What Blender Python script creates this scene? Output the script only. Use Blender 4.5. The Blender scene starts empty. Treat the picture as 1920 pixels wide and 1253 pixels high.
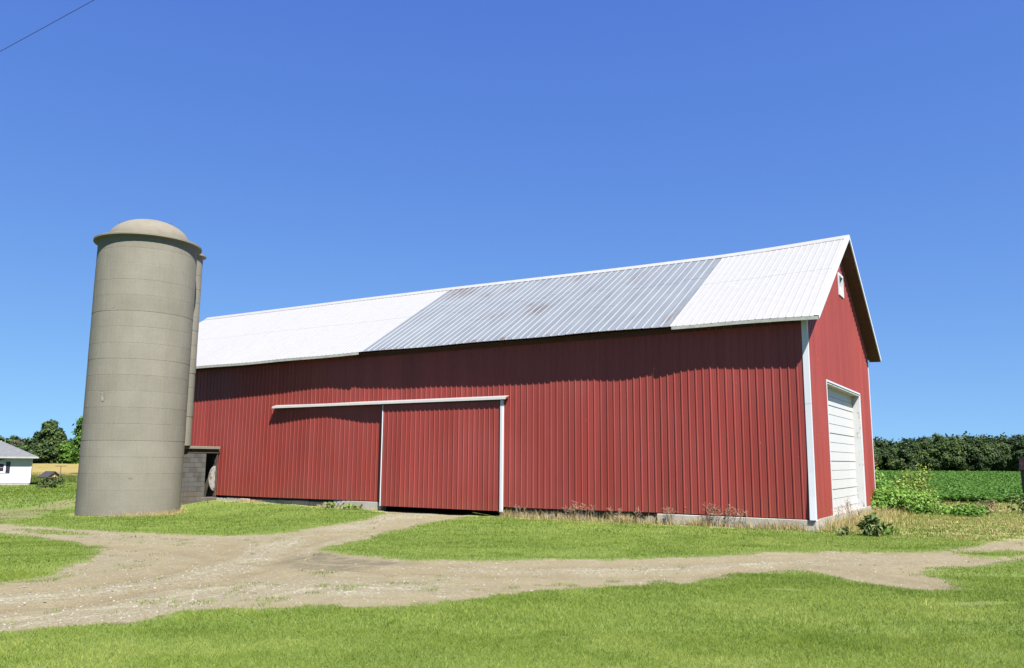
import bpy, math, random
import numpy as np
from mathutils import Matrix, Vector
R = math.radians
rnd = random.Random(7)
rng = np.random.default_rng(11)
scene = bpy.context.scene
COL = scene.collection

# ---------------------------------------------------------------- camera, sky, sun, exposure
EYE = 1.75
PITCH, ROLL = 0.1533, 0.007
cam_data = bpy.data.cameras.new("camera")
cam_data.sensor_width = 36.0
cam_data.lens = 36.0 * 1543.4 / 1920.0
cam_data.clip_start, cam_data.clip_end = 0.1, 6000
cam = bpy.data.objects.new("camera", cam_data)
COL.objects.link(cam)
fw = Vector((0, math.cos(PITCH), math.sin(PITCH)))
up0 = Vector((0, -math.sin(PITCH), math.cos(PITCH)))
r0 = Vector((1, 0, 0))
rt = r0 * math.cos(ROLL) + up0 * math.sin(ROLL)
up = up0 * math.cos(ROLL) - r0 * math.sin(ROLL)
cam.matrix_world = Matrix(((rt.x, up.x, -fw.x, 0), (rt.y, up.y, -fw.y, 0), (rt.z, up.z, -fw.z, EYE), (0, 0, 0, 1)))
scene.camera = cam

SUN_EL, SUN_AZ = R(55.3), R(153.8)           # azimuth clockwise from +Y
world = bpy.data.worlds.new("World")
scene.world = world
world.use_nodes = True
wn = world.node_tree.nodes
wl = world.node_tree.links
wn.clear()
sky = wn.new("ShaderNodeTexSky")
sky.sky_type = "NISHITA"
sky.sun_disc = False
sky.sun_elevation = SUN_EL
sky.sun_rotation = SUN_AZ
sky.altitude = 200
sky.air_density = 1.0
sky.dust_density = 0.0
sky.ozone_density = 3.0
# clear deep-blue summer air: sample a little above the true elevation, then one grade per channel for the whole sky
tcw = wn.new("ShaderNodeTexCoord")
mpw = wn.new("ShaderNodeMapping")
mpw.inputs["Location"].default_value = (0, 0, 0.13)
mpw.inputs["Scale"].default_value = (1, 1, 0.9)
nvw = wn.new("ShaderNodeVectorMath")
nvw.operation = "NORMALIZE"
wl.new(tcw.outputs["Generated"], mpw.inputs[0])
wl.new(mpw.outputs[0], nvw.inputs[0])
wl.new(nvw.outputs[0], sky.inputs[0])
sep = wn.new("ShaderNodeSeparateColor")
com = wn.new("ShaderNodeCombineColor")
wl.new(sky.outputs[0], sep.inputs[0])
for ch, (gain, power) in enumerate(((0.575, 1.0), (0.775, 0.96), (2.26, 0.45))):
    pw = wn.new("ShaderNodeMath"); pw.operation = "POWER"; pw.inputs[1].default_value = power
    ml = wn.new("ShaderNodeMath"); ml.operation = "MULTIPLY"; ml.inputs[1].default_value = gain
    wl.new(sep.outputs[ch], pw.inputs[0]); wl.new(pw.outputs[0], ml.inputs[0]); wl.new(ml.outputs[0], com.inputs[ch])
bg = wn.new("ShaderNodeBackground")
bg.inputs["Strength"].default_value = 0.05
wo = wn.new("ShaderNodeOutputWorld")
wl.new(com.outputs[0], bg.inputs[0])
wl.new(bg.outputs[0], wo.inputs[0])

sun_data = bpy.data.lights.new("sun", "SUN")
sun_data.energy = 5.0
sun_data.angle = R(0.53)
sun_data.color = (1.0, 0.95, 0.87)
sun = bpy.data.objects.new("sun", sun_data)
COL.objects.link(sun)
sdir = Vector((math.sin(SUN_AZ) * math.cos(SUN_EL), math.cos(SUN_AZ) * math.cos(SUN_EL), math.sin(SUN_EL)))
sun.rotation_euler = sdir.to_track_quat("Z", "Y").to_euler()
sun.location = (20, -30, 60)

vs = scene.view_settings
vs.view_transform = "Standard"
vs.look = "None"
vs.exposure = 1.9
vs.gamma = 1.0
vs.use_curve_mapping = False

# ---------------------------------------------------------------- helpers
def link(o):
    COL.objects.link(o)
    return o

def tag(o, label=None, cat=None, group=None, kind=None):
    if label: o["label"] = label
    if cat: o["category"] = cat
    if group: o["group"] = group
    if kind: o["kind"] = kind
    return o

def empty(name, loc=(0, 0, 0), rz=0.0):
    o = bpy.data.objects.new(name, None)
    o.location = loc
    o.rotation_euler = (0, 0, rz)
    o.empty_display_size = 0.3
    return link(o)

class MB:
    """collects faces; build() links them as one mesh object"""
    def __init__(s):
        s.v, s.f = [], []
    def quad(s, *p):
        n = len(s.v); s.v += [tuple(q) for q in p]; s.f.append(tuple(range(n, n + len(p)))); return s
    def box(s, x0, x1, y0, y1, z0, z1):
        n = len(s.v)
        s.v += [(x0, y0, z0), (x1, y0, z0), (x1, y1, z0), (x0, y1, z0), (x0, y0, z1), (x1, y0, z1), (x1, y1, z1), (x0, y1, z1)]
        s.f += [tuple(n + i for i in q) for q in ((3, 2, 1, 0), (4, 5, 6, 7), (0, 1, 5, 4), (1, 2, 6, 5), (2, 3, 7, 6), (3, 0, 4, 7))]
        return s
    def hexa(s, p):
        n = len(s.v); s.v += [tuple(q) for q in p]
        s.f += [tuple(n + i for i in q) for q in ((3, 2, 1, 0), (4, 5, 6, 7), (0, 1, 5, 4), (1, 2, 6, 5), (2, 3, 7, 6), (3, 0, 4, 7))]
        return s
    def strip(s, a, b):
        """quads between two equally long point rows"""
        n = len(s.v); m = len(a); s.v += [tuple(q) for q in a] + [tuple(q) for q in b]
        s.f += [(n + i, n + i + 1, n + m + i + 1, n + m + i) for i in range(m - 1)]
        return s
    def tube(s, pts, rads, sides=6, caps=True):
        n0 = len(s.v); k = len(pts)
        for i, p in enumerate(pts):
            p = Vector(p)
            d = (Vector(pts[min(i + 1, k - 1)]) - Vector(pts[max(i - 1, 0)])).normalized()
            a = d.orthogonal().normalized() if abs(d.z) < .9 else Vector((1, 0, 0))
            a = (a - d * a.dot(d)).normalized(); b = d.cross(a)
            for j in range(sides):
                t = 2 * math.pi * j / sides
                s.v.append(tuple(p + (a * math.cos(t) + b * math.sin(t)) * rads[i]))
        for i in range(k - 1):
            for j in range(sides):
                s.f.append((n0 + i * sides + j, n0 + i * sides + (j + 1) % sides, n0 + (i + 1) * sides + (j + 1) % sides, n0 + (i + 1) * sides + j))
        if caps:
            s.f.append(tuple(n0 + j for j in range(sides))[::-1])
            s.f.append(tuple(n0 + (k - 1) * sides + j for j in range(sides)))
        return s
    def mesh(s, name, m):
        me = bpy.data.meshes.new(name)
        me.from_pydata(s.v, [], s.f)
        if m: me.materials.append(m)
        me.update()
        return me
    def build(s, name, m, parent=None, smooth=False, loc=None):
        me = s.mesh(name, m)
        if smooth: me.shade_smooth()
        o = bpy.data.objects.new(name, me)
        if parent: o.parent = parent
        if loc: o.location = loc
        return link(o)

def bevel(o, w, seg=1):
    b = o.modifiers.new("bevel", "BEVEL"); b.width = w; b.segments = seg; b.limit_method = "ANGLE"
    return o

def inst(me, name, parent, loc=(0, 0, 0), rz=0):
    o = bpy.data.objects.new(name, me); o.parent = parent; o.location = loc; o.rotation_euler = (0, 0, rz)
    return link(o)

def fast_mesh(name, verts, faces, m, attrs=None, kpoly=4):
    """numpy verts (n,3), faces (m,k) -> mesh; attrs: {name: per-vertex float array}"""
    me = bpy.data.meshes.new(name)
    nv, nf = len(verts), len(faces)
    me.vertices.add(nv); me.vertices.foreach_set("co", np.asarray(verts, np.float32).ravel())
    k = faces.shape[1]
    me.loops.add(nf * k); me.loops.foreach_set("vertex_index", faces.astype(np.int32).ravel())
    me.polygons.add(nf); me.polygons.foreach_set("loop_start", np.arange(0, nf * k, k, dtype=np.int32))
    for an, av in (attrs or {}).items():
        a = me.attributes.new(an, "FLOAT", "POINT"); a.data.foreach_set("value", np.asarray(av, np.float32))
    me.update(calc_edges=True)
    if m: me.materials.append(m)
    return me

# value noise on numpy arrays
def _h(i, j, s):
    n = (i * 374761393 + j * 668265263 + s * 1442695041) & 0xFFFFFFFF
    n = ((n ^ (n >> 13)) * 1274126177) & 0xFFFFFFFF
    return ((n ^ (n >> 16)) & 0xFFFF) / 65535.0
def vnoise(x, y, s=0):
    xi = np.floor(x).astype(np.int64); yi = np.floor(y).astype(np.int64)
    fx = x - xi; fy = y - yi; fx = fx * fx * (3 - 2 * fx); fy = fy * fy * (3 - 2 * fy)
    return (_h(xi, yi, s) * (1 - fx) + _h(xi + 1, yi, s) * fx) * (1 - fy) + (_h(xi, yi + 1, s) * (1 - fx) + _h(xi + 1, yi + 1, s) * fx) * fy
def fbm(x, y, s=0, o=3):
    t = 0; a = .5; n = 0
    for i in range(o):
        t = t + a * vnoise(x * 2 ** i, y * 2 ** i, s + i * 17); n += a; a *= .5
    return t / n

# ---------------------------------------------------------------- materials
class NT:
    def __init__(s, name):
        s.m = bpy.data.materials.new(name); s.m.use_nodes = True
        s.n = s.m.node_tree.nodes; s.l = s.m.node_tree.links
        s.n.clear()
        s.out = s.n.new("ShaderNodeOutputMaterial")
        s.b = s.n.new("ShaderNodeBsdfPrincipled")
        s.l.new(s.b.outputs[0], s.out.inputs[0])
        s._tc = None
    def set(s, **k):
        for a, v in k.items(): s.b.inputs[a.replace("_", " ")].default_value = v
        return s
    def tc(s, which="Object"):
        if s._tc is None: s._tc = s.n.new("ShaderNodeTexCoord")
        return s._tc.outputs[which]
    def geo(s):
        return s.n.new("ShaderNodeNewGeometry").outputs["Position"]
    def mp(s, src, scale=(1, 1, 1), loc=(0, 0, 0)):
        m = s.n.new("ShaderNodeMapping"); m.inputs["Scale"].default_value = scale; m.inputs["Location"].default_value = loc
        s.l.new(src, m.inputs[0]); return m.outputs[0]
    def noise(s, vec, scale, detail=4, rough=.55, dist=0.0):
        t = s.n.new("ShaderNodeTexNoise"); t.inputs["Scale"].default_value = scale; t.inputs["Detail"].default_value = detail
        t.inputs["Roughness"].default_value = rough; t.inputs["Distortion"].default_value = dist
        s.l.new(vec, t.inputs["Vector"]); return t.outputs[0]
    def voro(s, vec, scale):
        t = s.n.new("ShaderNodeTexVoronoi"); t.inputs["Scale"].default_value = scale; s.l.new(vec, t.inputs["Vector"]); return t
    def ramp(s, fac, *stops):
        r = s.n.new("ShaderNodeValToRGB"); e = r.color_ramp.elements
        while len(e) < len(stops): e.new(.5)
        for i, (p, c) in enumerate(stops):
            e[i].position = p; e[i].color = (*c, 1) if len(c) == 3 else c
        s.l.new(fac, r.inputs[0]); return r.outputs[0]
    def rampv(s, fac, a, b):
        return s.ramp(fac, (a, (0, 0, 0)), (b, (1, 1, 1)))
    def mix(s, fac, a, b, mode="MIX"):
        m = s.n.new("ShaderNodeMix"); m.data_type = "RGBA"; m.blend_type = mode
        for i, v in ((0, fac), (6, a), (7, b)):
            if isinstance(v, (int, float)): m.inputs[i].default_value = v
            elif isinstance(v, tuple): m.inputs[i].default_value = (*v, 1)
            else: s.l.new(v, m.inputs[i])
        return m.outputs[2]
    def math(s, op, a, b=0.0, clamp=False):
        m = s.n.new("ShaderNodeMath"); m.operation = op; m.use_clamp = clamp
        for i, v in ((0, a), (1, b)):
            if isinstance(v, (int, float)): m.inputs[i].default_value = v
            else: s.l.new(v, m.inputs[i])
        return m.outputs[0]
    def attr(s, name):
        a = s.n.new("ShaderNodeAttribute"); a.attribute_name = name; return a.outputs["Fac"]
    def bump(s, h, strength=.3, dist=.02):
        b = s.n.new("ShaderNodeBump"); b.inputs["Strength"].default_value = strength; b.inputs["Distance"].default_value = dist
        s.l.new(h, b.inputs["Height"]); s.l.new(b.outputs[0], s.b.inputs["Normal"]); return s
    def color(s, c):
        if isinstance(c, tuple): s.b.inputs["Base Color"].default_value = (*c, 1)
        else: s.l.new(c, s.b.inputs["Base Color"])
        return s
    def rough(s, r):
        s.l.new(r, s.b.inputs["Roughness"]); return s
    def translucent(s, fac, col):
        t = s.n.new("ShaderNodeBsdfTranslucent"); mx = s.n.new("ShaderNodeMixShader"); mx.inputs[0].default_value = fac
        s.l.new(col, t.inputs[0]); s.l.new(s.b.outputs[0], mx.inputs[1]); s.l.new(t.outputs[0], mx.inputs[2]); s.l.new(mx.outputs[0], s.out.inputs[0])
        return s

def plain(name, c, rough=.6, var=.12, scale=6, metallic=0.0, bump=.0, spec=.4):
    n = NT(name); n.set(Roughness=rough, Metallic=metallic, Specular_IOR_Level=spec)
    t = n.noise(n.tc(), scale, 5)
    lo = tuple(x * (1 - var * 1.6) for x in c); hi = tuple(min(1, x * (1 + var)) for x in c)
    n.color(n.ramp(t, (.3, lo), (.7, hi)))
    if bump: n.bump(n.noise(n.tc(), scale * 8, 4), bump, .01)
    return n.m

def mat_siding():
    n = NT("red_steel"); n.set(Roughness=.45, Specular_IOR_Level=.28)
    p = n.geo()
    a = n.noise(n.mp(p, (1, 1, .06)), 3.0, 4)
    b = n.noise(p, .35, 3)
    c = n.ramp(a, (.3, RED[0]), (.7, RED[1]))
    c = n.mix(n.math("MULTIPLY", n.rampv(b, .45, .75), .30), c, RED[2])
    sp = n.noise(n.mp(p, (1, 1, .5)), 16, 2)
    c = n.mix(n.rampv(sp, .765, .80), c, (.27, .13, .11))
    z = n.n.new("ShaderNodeSeparateXYZ"); n.l.new(p, z.inputs[0])
    d = n.math("MULTIPLY", n.math("SUBTRACT", 1.0, n.math("MULTIPLY", z.outputs[2], 1.1), True), n.rampv(n.noise(p, 2.5, 4), .35, .75))
    c = n.mix(n.math("MULTIPLY", d, .8), c, (.14, .045, .025))
    oi = n.n.new("ShaderNodeObjectInfo")
    c = n.mix(1.0, c, n.ramp(oi.outputs["Random"], (0, (.90, .90, .90)), (1, (1.07, 1.05, 1.05))), "MULTIPLY")
    n.color(c)
    n.rough(n.ramp(b, (.3, (.36,) * 3), (.7, (.5,) * 3)))
    n.bump(n.noise(n.mp(p, (1, 1, .35)), 1.6, 3), .22, .02)
    return n.m
RED = ((0.138, 0.023, 0.018), (0.167, 0.031, 0.027), (0.175, 0.042, 0.040))

def mat_white(name, base=.78, streak=.10, tint=(1, 1, 1)):
    n = NT(name); n.set(Roughness=.4, Specular_IOR_Level=.4)
    p = n.tc()
    a = n.noise(n.mp(p, (1, 1, .1)), 4, 4)
    n.color(n.ramp(a, (.3, tuple(base * (1 - streak) * t for t in tint)), (.65, tuple(base * t for t in tint))))
    return n.m

def mat_galv():
    n = NT("galvanised_steel"); n.set(Roughness=.5, Metallic=.25, Specular_IOR_Level=.5)
    p = n.tc()                                             # barn coordinates: x along -u, y across
    st = n.noise(n.mp(p, (2.2, .12, .12)), 2.5, 5)
    bl = n.noise(n.mp(p, (1, .6, .6)), 1.3, 4)
    c = n.ramp(st, (.25, (.082, .096, .113)), (.75, (.122, .140, .160)))
    c = n.mix(n.math("MULTIPLY", n.rampv(bl, .4, .7), .5), c, (.138, .154, .170))
    # rust: named spots broken up by streaky noise
    rs = n.noise(n.mp(p, (6, .7, .7)), 2.0, 6, .7)
    total = None
    for (u, v, ru, rv, k) in RUST:
        mp = n.mp(p, (1 / ru, 1 / rv, 0), (u / ru, -v / rv, 0))
        g = n.n.new("ShaderNodeTexGradient"); g.gradient_type = "SPHERICAL"; n.l.new(mp, g.inputs[0])
        t = n.math("MULTIPLY", g.outputs["Fac"], k)
        total = t if total is None else n.math("MAXIMUM", total, t)
    gen = n.math("MULTIPLY", n.rampv(n.noise(n.mp(p, (1.2, .35, .35)), 1.1, 5, .65), .56, .80), .75)
    total = n.math("MAXIMUM", total, gen)
    m = n.math("MULTIPLY", total, n.rampv(rs, .42, .62), True)
    c = n.mix(m, c, (.065, .044, .034))
    c = n.mix(n.math("MULTIPLY", n.attr("rib_glint"), .8), c, (.27, .275, .285))  # sun highlight on the ribs, painted into the colour by rib height
    n.color(c)
    return n.m
RUST = [(15.6, 4.9, .9, 1.3, 1.6), (15.0, 4.5, .8, .9, 1.2), (12.6, 4.3, .55, .6, 1.0), (13.6, 4.0, .5, .5, .9), (9.9, 1.9, .55, .8, 1.6), (10.4, 2.4, .5, .4, 1.0), (11.6, 1.7, .5, .4, .9), (6.9, 4.0, .5, .8, 1.1), (9.7, 4.7, .4, .5, .8)] + [(u, -.40, .35, .16, 1.6) for u in (15.3, 14.5, 12.9, 11.2, 9.9, 8.1)] + [(4.1, .2, .35, 1.4, .9)]

def mat_concrete(name, lo, hi, stain=.35, scale=1.0, rings=False):
    n = NT(name); n.set(Roughness=.9, Specular_IOR_Level=.2)
    p = n.geo()
    a = n.noise(p, 1.1 * scale, 6, .6)
    c = n.ramp(a, (.3, lo), (.7, hi))
    b = n.noise(n.mp(p, (2.2, 2.2, .22)), 1.6 * scale, 5)
    c = n.mix(n.math("MULTIPLY", n.rampv(b, .52, .8), stain), c, tuple(x * .6 for x in lo))
    hz = n.noise(n.mp(p, (.5, .5, 9)), 1.5, 3)
    c = n.mix(n.math("MULTIPLY", n.rampv(hz, .5, .8), .16), c, tuple(x * .75 for x in lo))
    oi = n.n.new("ShaderNodeObjectInfo")
    c = n.mix(1.0, c, n.ramp(oi.outputs["Random"], (0, (.93, .925, .91)), (1, (1.05, 1.045, 1.04))), "MULTIPLY")
    f = n.noise(p, 28 * scale, 3, .7)
    c = n.mix(.22, c, n.ramp(f, (.3, tuple(x * .6 for x in lo)), (.7, tuple(min(1, x * 1.25) for x in hi))))
    n.color(c); n.bump(n.noise(p, 22 * scale, 5, .7), .25, .012)
    return n.m

def mat_leaf(name, c0, c1, c2, trans=.3, rough=.55):
    n = NT(name); n.set(Roughness=rough, Specular_IOR_Level=.14)
    c = n.ramp(n.attr("tint"), (0.0, c0), (.5, c1), (1.0, c2))
    big = n.noise(n.geo(), .6, 2)
    c = n.mix(n.math("MULTIPLY", n.rampv(big, .35, .7), .35), c, c1)
    n.color(c); n.translucent(trans, c)
    return n.m

# ---------------------------------------------------------------- plan of the yard (metres)
DRIVE = [(-5.54,8.79),(-5.27,8.88),(-4.79,9.1),(-4.4,9.24),(-4.13,9.47),(-4.07,9.85),(-3.94,10.07),(-3.36,10.37),(-2.45,10.53),(-1.71,10.4),(-1.28,10.66),(-0.71,11.17),(0.05,11.64),(0.91,12.38),(1.79,12.6),(2.83,13.15),(3.46,13.51),(3.73,14.24),(4.98,14.77),(5.35,14.18),(5.55,13.3),(5.89,12.58),(6.1,12.25),(6.51,12.33),(6.85,13.11),(6.8,13.63),(6.8,14.27),(7.0,14.74),(7.62,15.26),(8.84,15.76),(10.29,16.98),(12.78,18.38),(13.02,18.73),(10.42,17.18),(9.74,17.14),(9.32,17.62),(9.56,18.06),(10.5,18.45),(11.44,18.85),(13.8,19.83),(16.93,24.27),(13.18,21.67),(11.21,19.9),(9.58,18.39),(8.42,17.99),(7.18,18.01),(5.65,17.8),(3.63,16.84),(1.94,16.24),(-0.29,15.9),(-1.74,15.82),(-2.12,15.99),(-3.21,16.88),(-4.0,17.78),(-4.16,18.49),(-3.6,20.09),(-3.35,22.32),(-2.97,24.26),(-2.34,26.61),(-1.46,28.52),(-1.28,29.88),(-4.78,31.93),(-4.28,29.37),(-4.85,26.93),(-5.65,24.97),(-5.72,23.28),(-6.27,22.2),(-8.36,22.36),(-10.57,23.82),(-11.99,24.48),(-14.3,25.9),(-16.23,26.8),(-17.62,27.36),(-15.57,24.23),(-14.59,24.13),(-13.14,23.19),(-11.44,21.65),(-9.45,19.41),(-8.3,17.31),(-7.7,15.58),(-7.19,13.39),(-7.29,12.18),(-7.38,11.61)]
WORN = [(-18.06,28.04),(-16.77,27.68),(-16.75,29.47),(-18.5,34.02),(-18.91,36.65),(-20.52,39.75),(-20.8,37.76),(-20.12,34.57),(-20.51,33.78),(-20.66,32.03)]
STRIP = [(-14.69,25.06),(-13.68,24.95),(-11.72,23.57),(-11.39,23.2),(-12.57,23.22),(-13.77,24.02)]
MUD = [(-4.34,15.79),(-4.36,16.8),(-3.95,17.55),(-3.1,16.57),(-2.17,15.9),(-1.63,15.55),(-2.14,15.0),(-2.88,14.49),(-3.71,14.88)]
RUTS = [[(-7.11,11.41),(-6.99,11.68),(-6.42,12.1),(-5.9,13.42),(-5.67,15.24),(-5.78,17.1),(-6.54,19.67)],[(-6.19,9.98),(-6.08,10.21),(-5.45,10.78),(-5.03,12.1),(-4.39,13.46),(-4.28,15.23),(-4.73,17.59),(-4.59,21.53)],[(-3.71,14.88),(-2.33,14.42),(-0.5,13.91),(1.24,13.8),(3.02,14.05),(4.65,15.33),(6.61,16.35),(9.07,17.09),(12.68,19.27)],[(-1.51,15.29),(0.41,15.15),(2.36,15.45),(4.57,16.41),(6.94,17.16)],[(5.26,15.99),(5.89,14.59),(6.27,13.47),(6.56,12.73)],[(-14.18,23.45),(-11.76,21.5),(-9.32,19.54),(-7.41,18.47),(-5.3,16.01),(-3.71,14.88)]]
PALE = [[(-5.65,9.13),(-5.5,9.26),(-4.81,9.54),(-4.29,10.49),(-3.95,11.76),(-3.01,12.13),(-1.52,12.31)],[(-6.54,10.95),(-5.62,11.58),(-5.14,13.09),(-4.92,14.87),(-4.9,17.04),(-5.04,20.13)],[(-4.86,24.19),(-4.17,27.69),(-2.93,29.33)],[(-0.52,14.68),(1.76,14.5),(4.41,15.84),(6.78,16.75)]]

# ---------------------------------------------------------------- terrain
PSI = 1.0150
U = np.array([-math.sin(PSI), math.cos(PSI)]); V = np.array([math.cos(PSI), math.sin(PSI)])
C0 = np.array([8.352, 23.063])
BL, BW = 32.08, 10.585                                      # barn length and width
SILO = np.array([-14.72, 32.4]); SR = 1.85

def ss(t):
    t = np.clip(t, 0, 1); return t * t * (3 - 2 * t)
def uv_of(x, y):
    return (x - C0[0]) * U[0] + (y - C0[1]) * U[1], (x - C0[0]) * V[0] + (y - C0[1]) * V[1]
def tz(x, y):
    x = np.asarray(x, float); y = np.asarray(y, float)
    z = -.12 * ss((y - 7) / 12) - .22 * ss((-x - 1) / 12) * ss((y - 10) / 14) - .75 * ss((np.hypot(x, y) - 42) / 55)
    u, v = uv_of(x, y)
    w = np.hypot(np.maximum(0, np.maximum(-u, u - 32.2)), np.maximum(0, np.maximum(-v, v - 10.6)))
    t = np.interp(u, [0, 5, 10, 15, 18, 22, 25, 33], [-.07, -.10, -.11, -.11, -.07, .0, .01, .01])
    k = 1 - ss(w / 4)
    return z * (1 - k) + t * k

def sdf(px, py, poly, closed=True):
    """signed (closed) or plain distance from points to a polygon / polyline"""
    d = np.full(px.shape, 1e9); ins = np.zeros(px.shape, bool)
    P = np.array(poly, float); n = len(P)
    for i in range(n if closed else n - 1):
        a, b = P[i], P[(i + 1) % n]
        e = b - a; L = e @ e + 1e-12
        t = np.clip(((px - a[0]) * e[0] + (py - a[1]) * e[1]) / L, 0, 1)
        d = np.minimum(d, np.hypot(px - a[0] - t * e[0], py - a[1] - t * e[1]))
        if closed and a[1] != b[1]:
            ins ^= ((a[1] > py) != (b[1] > py)) & (px < (b[0] - a[0]) * (py - a[1]) / (b[1] - a[1]) + a[0])
    return np.where(ins, -d, d) if closed else d

# masks are worked out once on a 12 cm raster and looked up from there
RX0, RX1, RY0, RY1, RS = -31.0, 27.0, 3.0, 47.0, .12
gx = np.arange(RX0, RX1, RS); gy = np.arange(RY0, RY1, RS)
GX, GY = np.meshgrid(gx, gy)
S_DRIVE = sdf(GX, GY, DRIVE)
S_STRIP = sdf(GX, GY, STRIP); S_WORN = sdf(GX, GY, WORN); S_MUD = sdf(GX, GY, MUD)
D_RUT = np.min([sdf(GX, GY, r, False) for r in RUTS], axis=0)
D_PALE = np.min([sdf(GX, GY, r, False) for r in PALE], axis=0)
def look(F, x, y, default=9.0):
    fx = (x - RX0) / RS; fy = (y - RY0) / RS
    ok = (fx >= 0) & (fy >= 0) & (fx < F.shape[1] - 1.001) & (fy < F.shape[0] - 1.001)
    fx = np.where(ok, fx, 0); fy = np.where(ok, fy, 0)
    i = fx.astype(int); j = fy.astype(int); a = fx - i; b = fy - j
    v = (F[j, i] * (1 - a) + F[j, i + 1] * a) * (1 - b) + (F[j + 1, i] * (1 - a) + F[j + 1, i + 1] * a) * b
    return np.where(ok, v, default)
def drive_d(x, y):
    """ragged signed distance to the drive edge, < 0 on gravel"""
    d = look(S_DRIVE, x, y)
    d = np.maximum(d, -look(S_STRIP, x, y) - .05)
    return d + (fbm(x * 1.1, y * 1.1, 3) - .5) * .6 + (fbm(x * 5, y * 5, 9, 2) - .5) * .30

def axis(lo, hi, step, far, grow=1.16):
    a = list(np.arange(lo, hi + 1e-6, step)); s = step
    while a[-1] < far: s *= grow; a.append(a[-1] + s)
    s = step
    while lo != 3.0 and a[0] > -far: s *= grow; a.insert(0, a[0] - s)
    return np.array(a)
ax = axis(-22, 21, .13, 4500); ay = np.concatenate([[-60, -20, -6, -1, 1.5, 2.4], axis(3.0, 32, .13, 4500)])
AX, AY = np.meshgrid(ax, ay)
AZ = tz(AX, AY)
md = drive_d(AX, AY)
AZ = AZ + np.where(md < 0, (fbm(AX * 2.2, AY * 2.2, 5) - .5) * .05 - .012, (fbm(AX * 1.6, AY * 1.6, 6) - .5) * .05) * (np.hypot(AX, AY) < 60)
AZ -= .05 * np.exp(-(look(D_RUT, AX, AY) / .25) ** 2) * (md < 0)
nx, ny = len(ax), len(ay)
idx = np.arange(nx * ny).reshape(ny, nx)
quads = np.stack([idx[:-1, :-1], idx[:-1, 1:], idx[1:, 1:], idx[1:, :-1]], -1).reshape(-1, 4)
cx = AX.ravel()[quads].mean(1); cy = AY.ravel()[quads].mean(1)
isd = drive_d(cx, cy) < 0
verts = np.stack([AX.ravel(), AY.ravel(), AZ.ravel()], 1)

def mat_lawn():
    n = NT("mown_lawn"); n.set(Roughness=.9, Specular_IOR_Level=.15)
    p = n.geo()
    a = n.noise(p, .22, 4)
    c = n.ramp(a, (.3, (0.048, 0.084, 0.011)), (.5, (0.069, 0.105, 0.018)), (.7, (0.094, 0.122, 0.028)))
    w = n.n.new("ShaderNodeTexWave"); w.inputs["Scale"].default_value = .19; w.inputs["Distortion"].default_value = 1.6; w.inputs["Detail"].default_value = 1.5; w.inputs["Detail Scale"].default_value = .35
    n.l.new(n.mp(p, (.55, 1, 1)), w.inputs[0])
    c = n.mix(n.math("MULTIPLY", w.outputs["Fac"], .22), c, (0.114, 0.143, 0.044))
    f = n.noise(p, 17, 4, .7)
    c = n.mix(.5, c, n.mix(n.rampv(f, .3, .7), (0.026, 0.049, 0.007), (0.123, 0.151, 0.044)))
    # bare, dry fringe next to gravel and worn wheel tracks
    e = n.math("ADD", n.attr("edge"), n.math("MULTIPLY", n.math("SUBTRACT", n.noise(p, 3.2, 5, .65), .5), .9))
    c = n.mix(n.rampv(e, .38, .85), c, (0.104, 0.097, 0.049))
    dr = n.math("MULTIPLY", n.attr("dry"), n.rampv(n.noise(p, 1.4, 5, .65), .35, .6), True)
    c = n.mix(n.math("MULTIPLY", dr, .8), c, (0.251, 0.220, 0.105))
    n.color(c); n.bump(f, .6, .05)
    return n.m

def mat_gravel():
    n = NT("gravel"); n.set(Roughness=.95, Specular_IOR_Level=.15)
    p = n.geo()
    big = n.noise(p, .7, 5, .6)
    c = n.ramp(big, (.3, (0.114, 0.092, 0.050)), (.55, (0.132, 0.111, 0.065)), (.75, (0.141, 0.128, 0.084)))
    pale = n.math("MULTIPLY", n.attr("pale"), n.rampv(n.noise(p, 1.6, 5), .25, .6), True)
    v = n.voro(p, 26)
    stone = n.ramp(n.noise(v.outputs["Position"], 37, 0), (.3, (0.104, 0.097, 0.069)), (.5, (0.159, 0.154, 0.113)), (.72, (0.264, 0.257, 0.197)))
    mask = n.math("ADD", n.math("MULTIPLY", pale, .95), n.math("MULTIPLY", n.rampv(n.noise(p, 2.3, 5, .65), .48, .68), .45), True)
    c = n.mix(mask, c, stone)
    c = n.mix(n.math("MULTIPLY", n.attr("rut"), n.rampv(n.noise(p, 1.1, 4), .2, .55)), c, (0.098, 0.075, 0.039))
    c = n.mix(n.math("MULTIPLY", n.attr("mud"), n.rampv(n.noise(p, 2.6, 5, .6), .2, .5)), c, (.050, .040, .027))
    stk = n.math("ADD", n.attr("streak"), n.math("MULTIPLY", n.math("SUBTRACT", n.noise(p, 2.0, 4), .5), .35))
    c = n.mix(n.math("MULTIPLY", n.rampv(stk, .48, .64), .75), c, stone)
    c = n.mix(n.math("MULTIPLY", n.rampv(stk, .47, .34), .6), c, (0.100, 0.078, 0.045))
    f = n.noise(p, 40, 4, .75)
    c = n.mix(.38, c, n.mix(n.rampv(f, .32, .68), (0.049, 0.043, 0.027), (0.208, 0.193, 0.137)))
    n.color(c); n.bump(n.math("ADD", f, n.math("MULTIPLY", v.outputs["Distance"], .6)), .55, .03)
    return n.m
M_LAWN, M_GRAVEL = mat_lawn(), mat_gravel()

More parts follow.
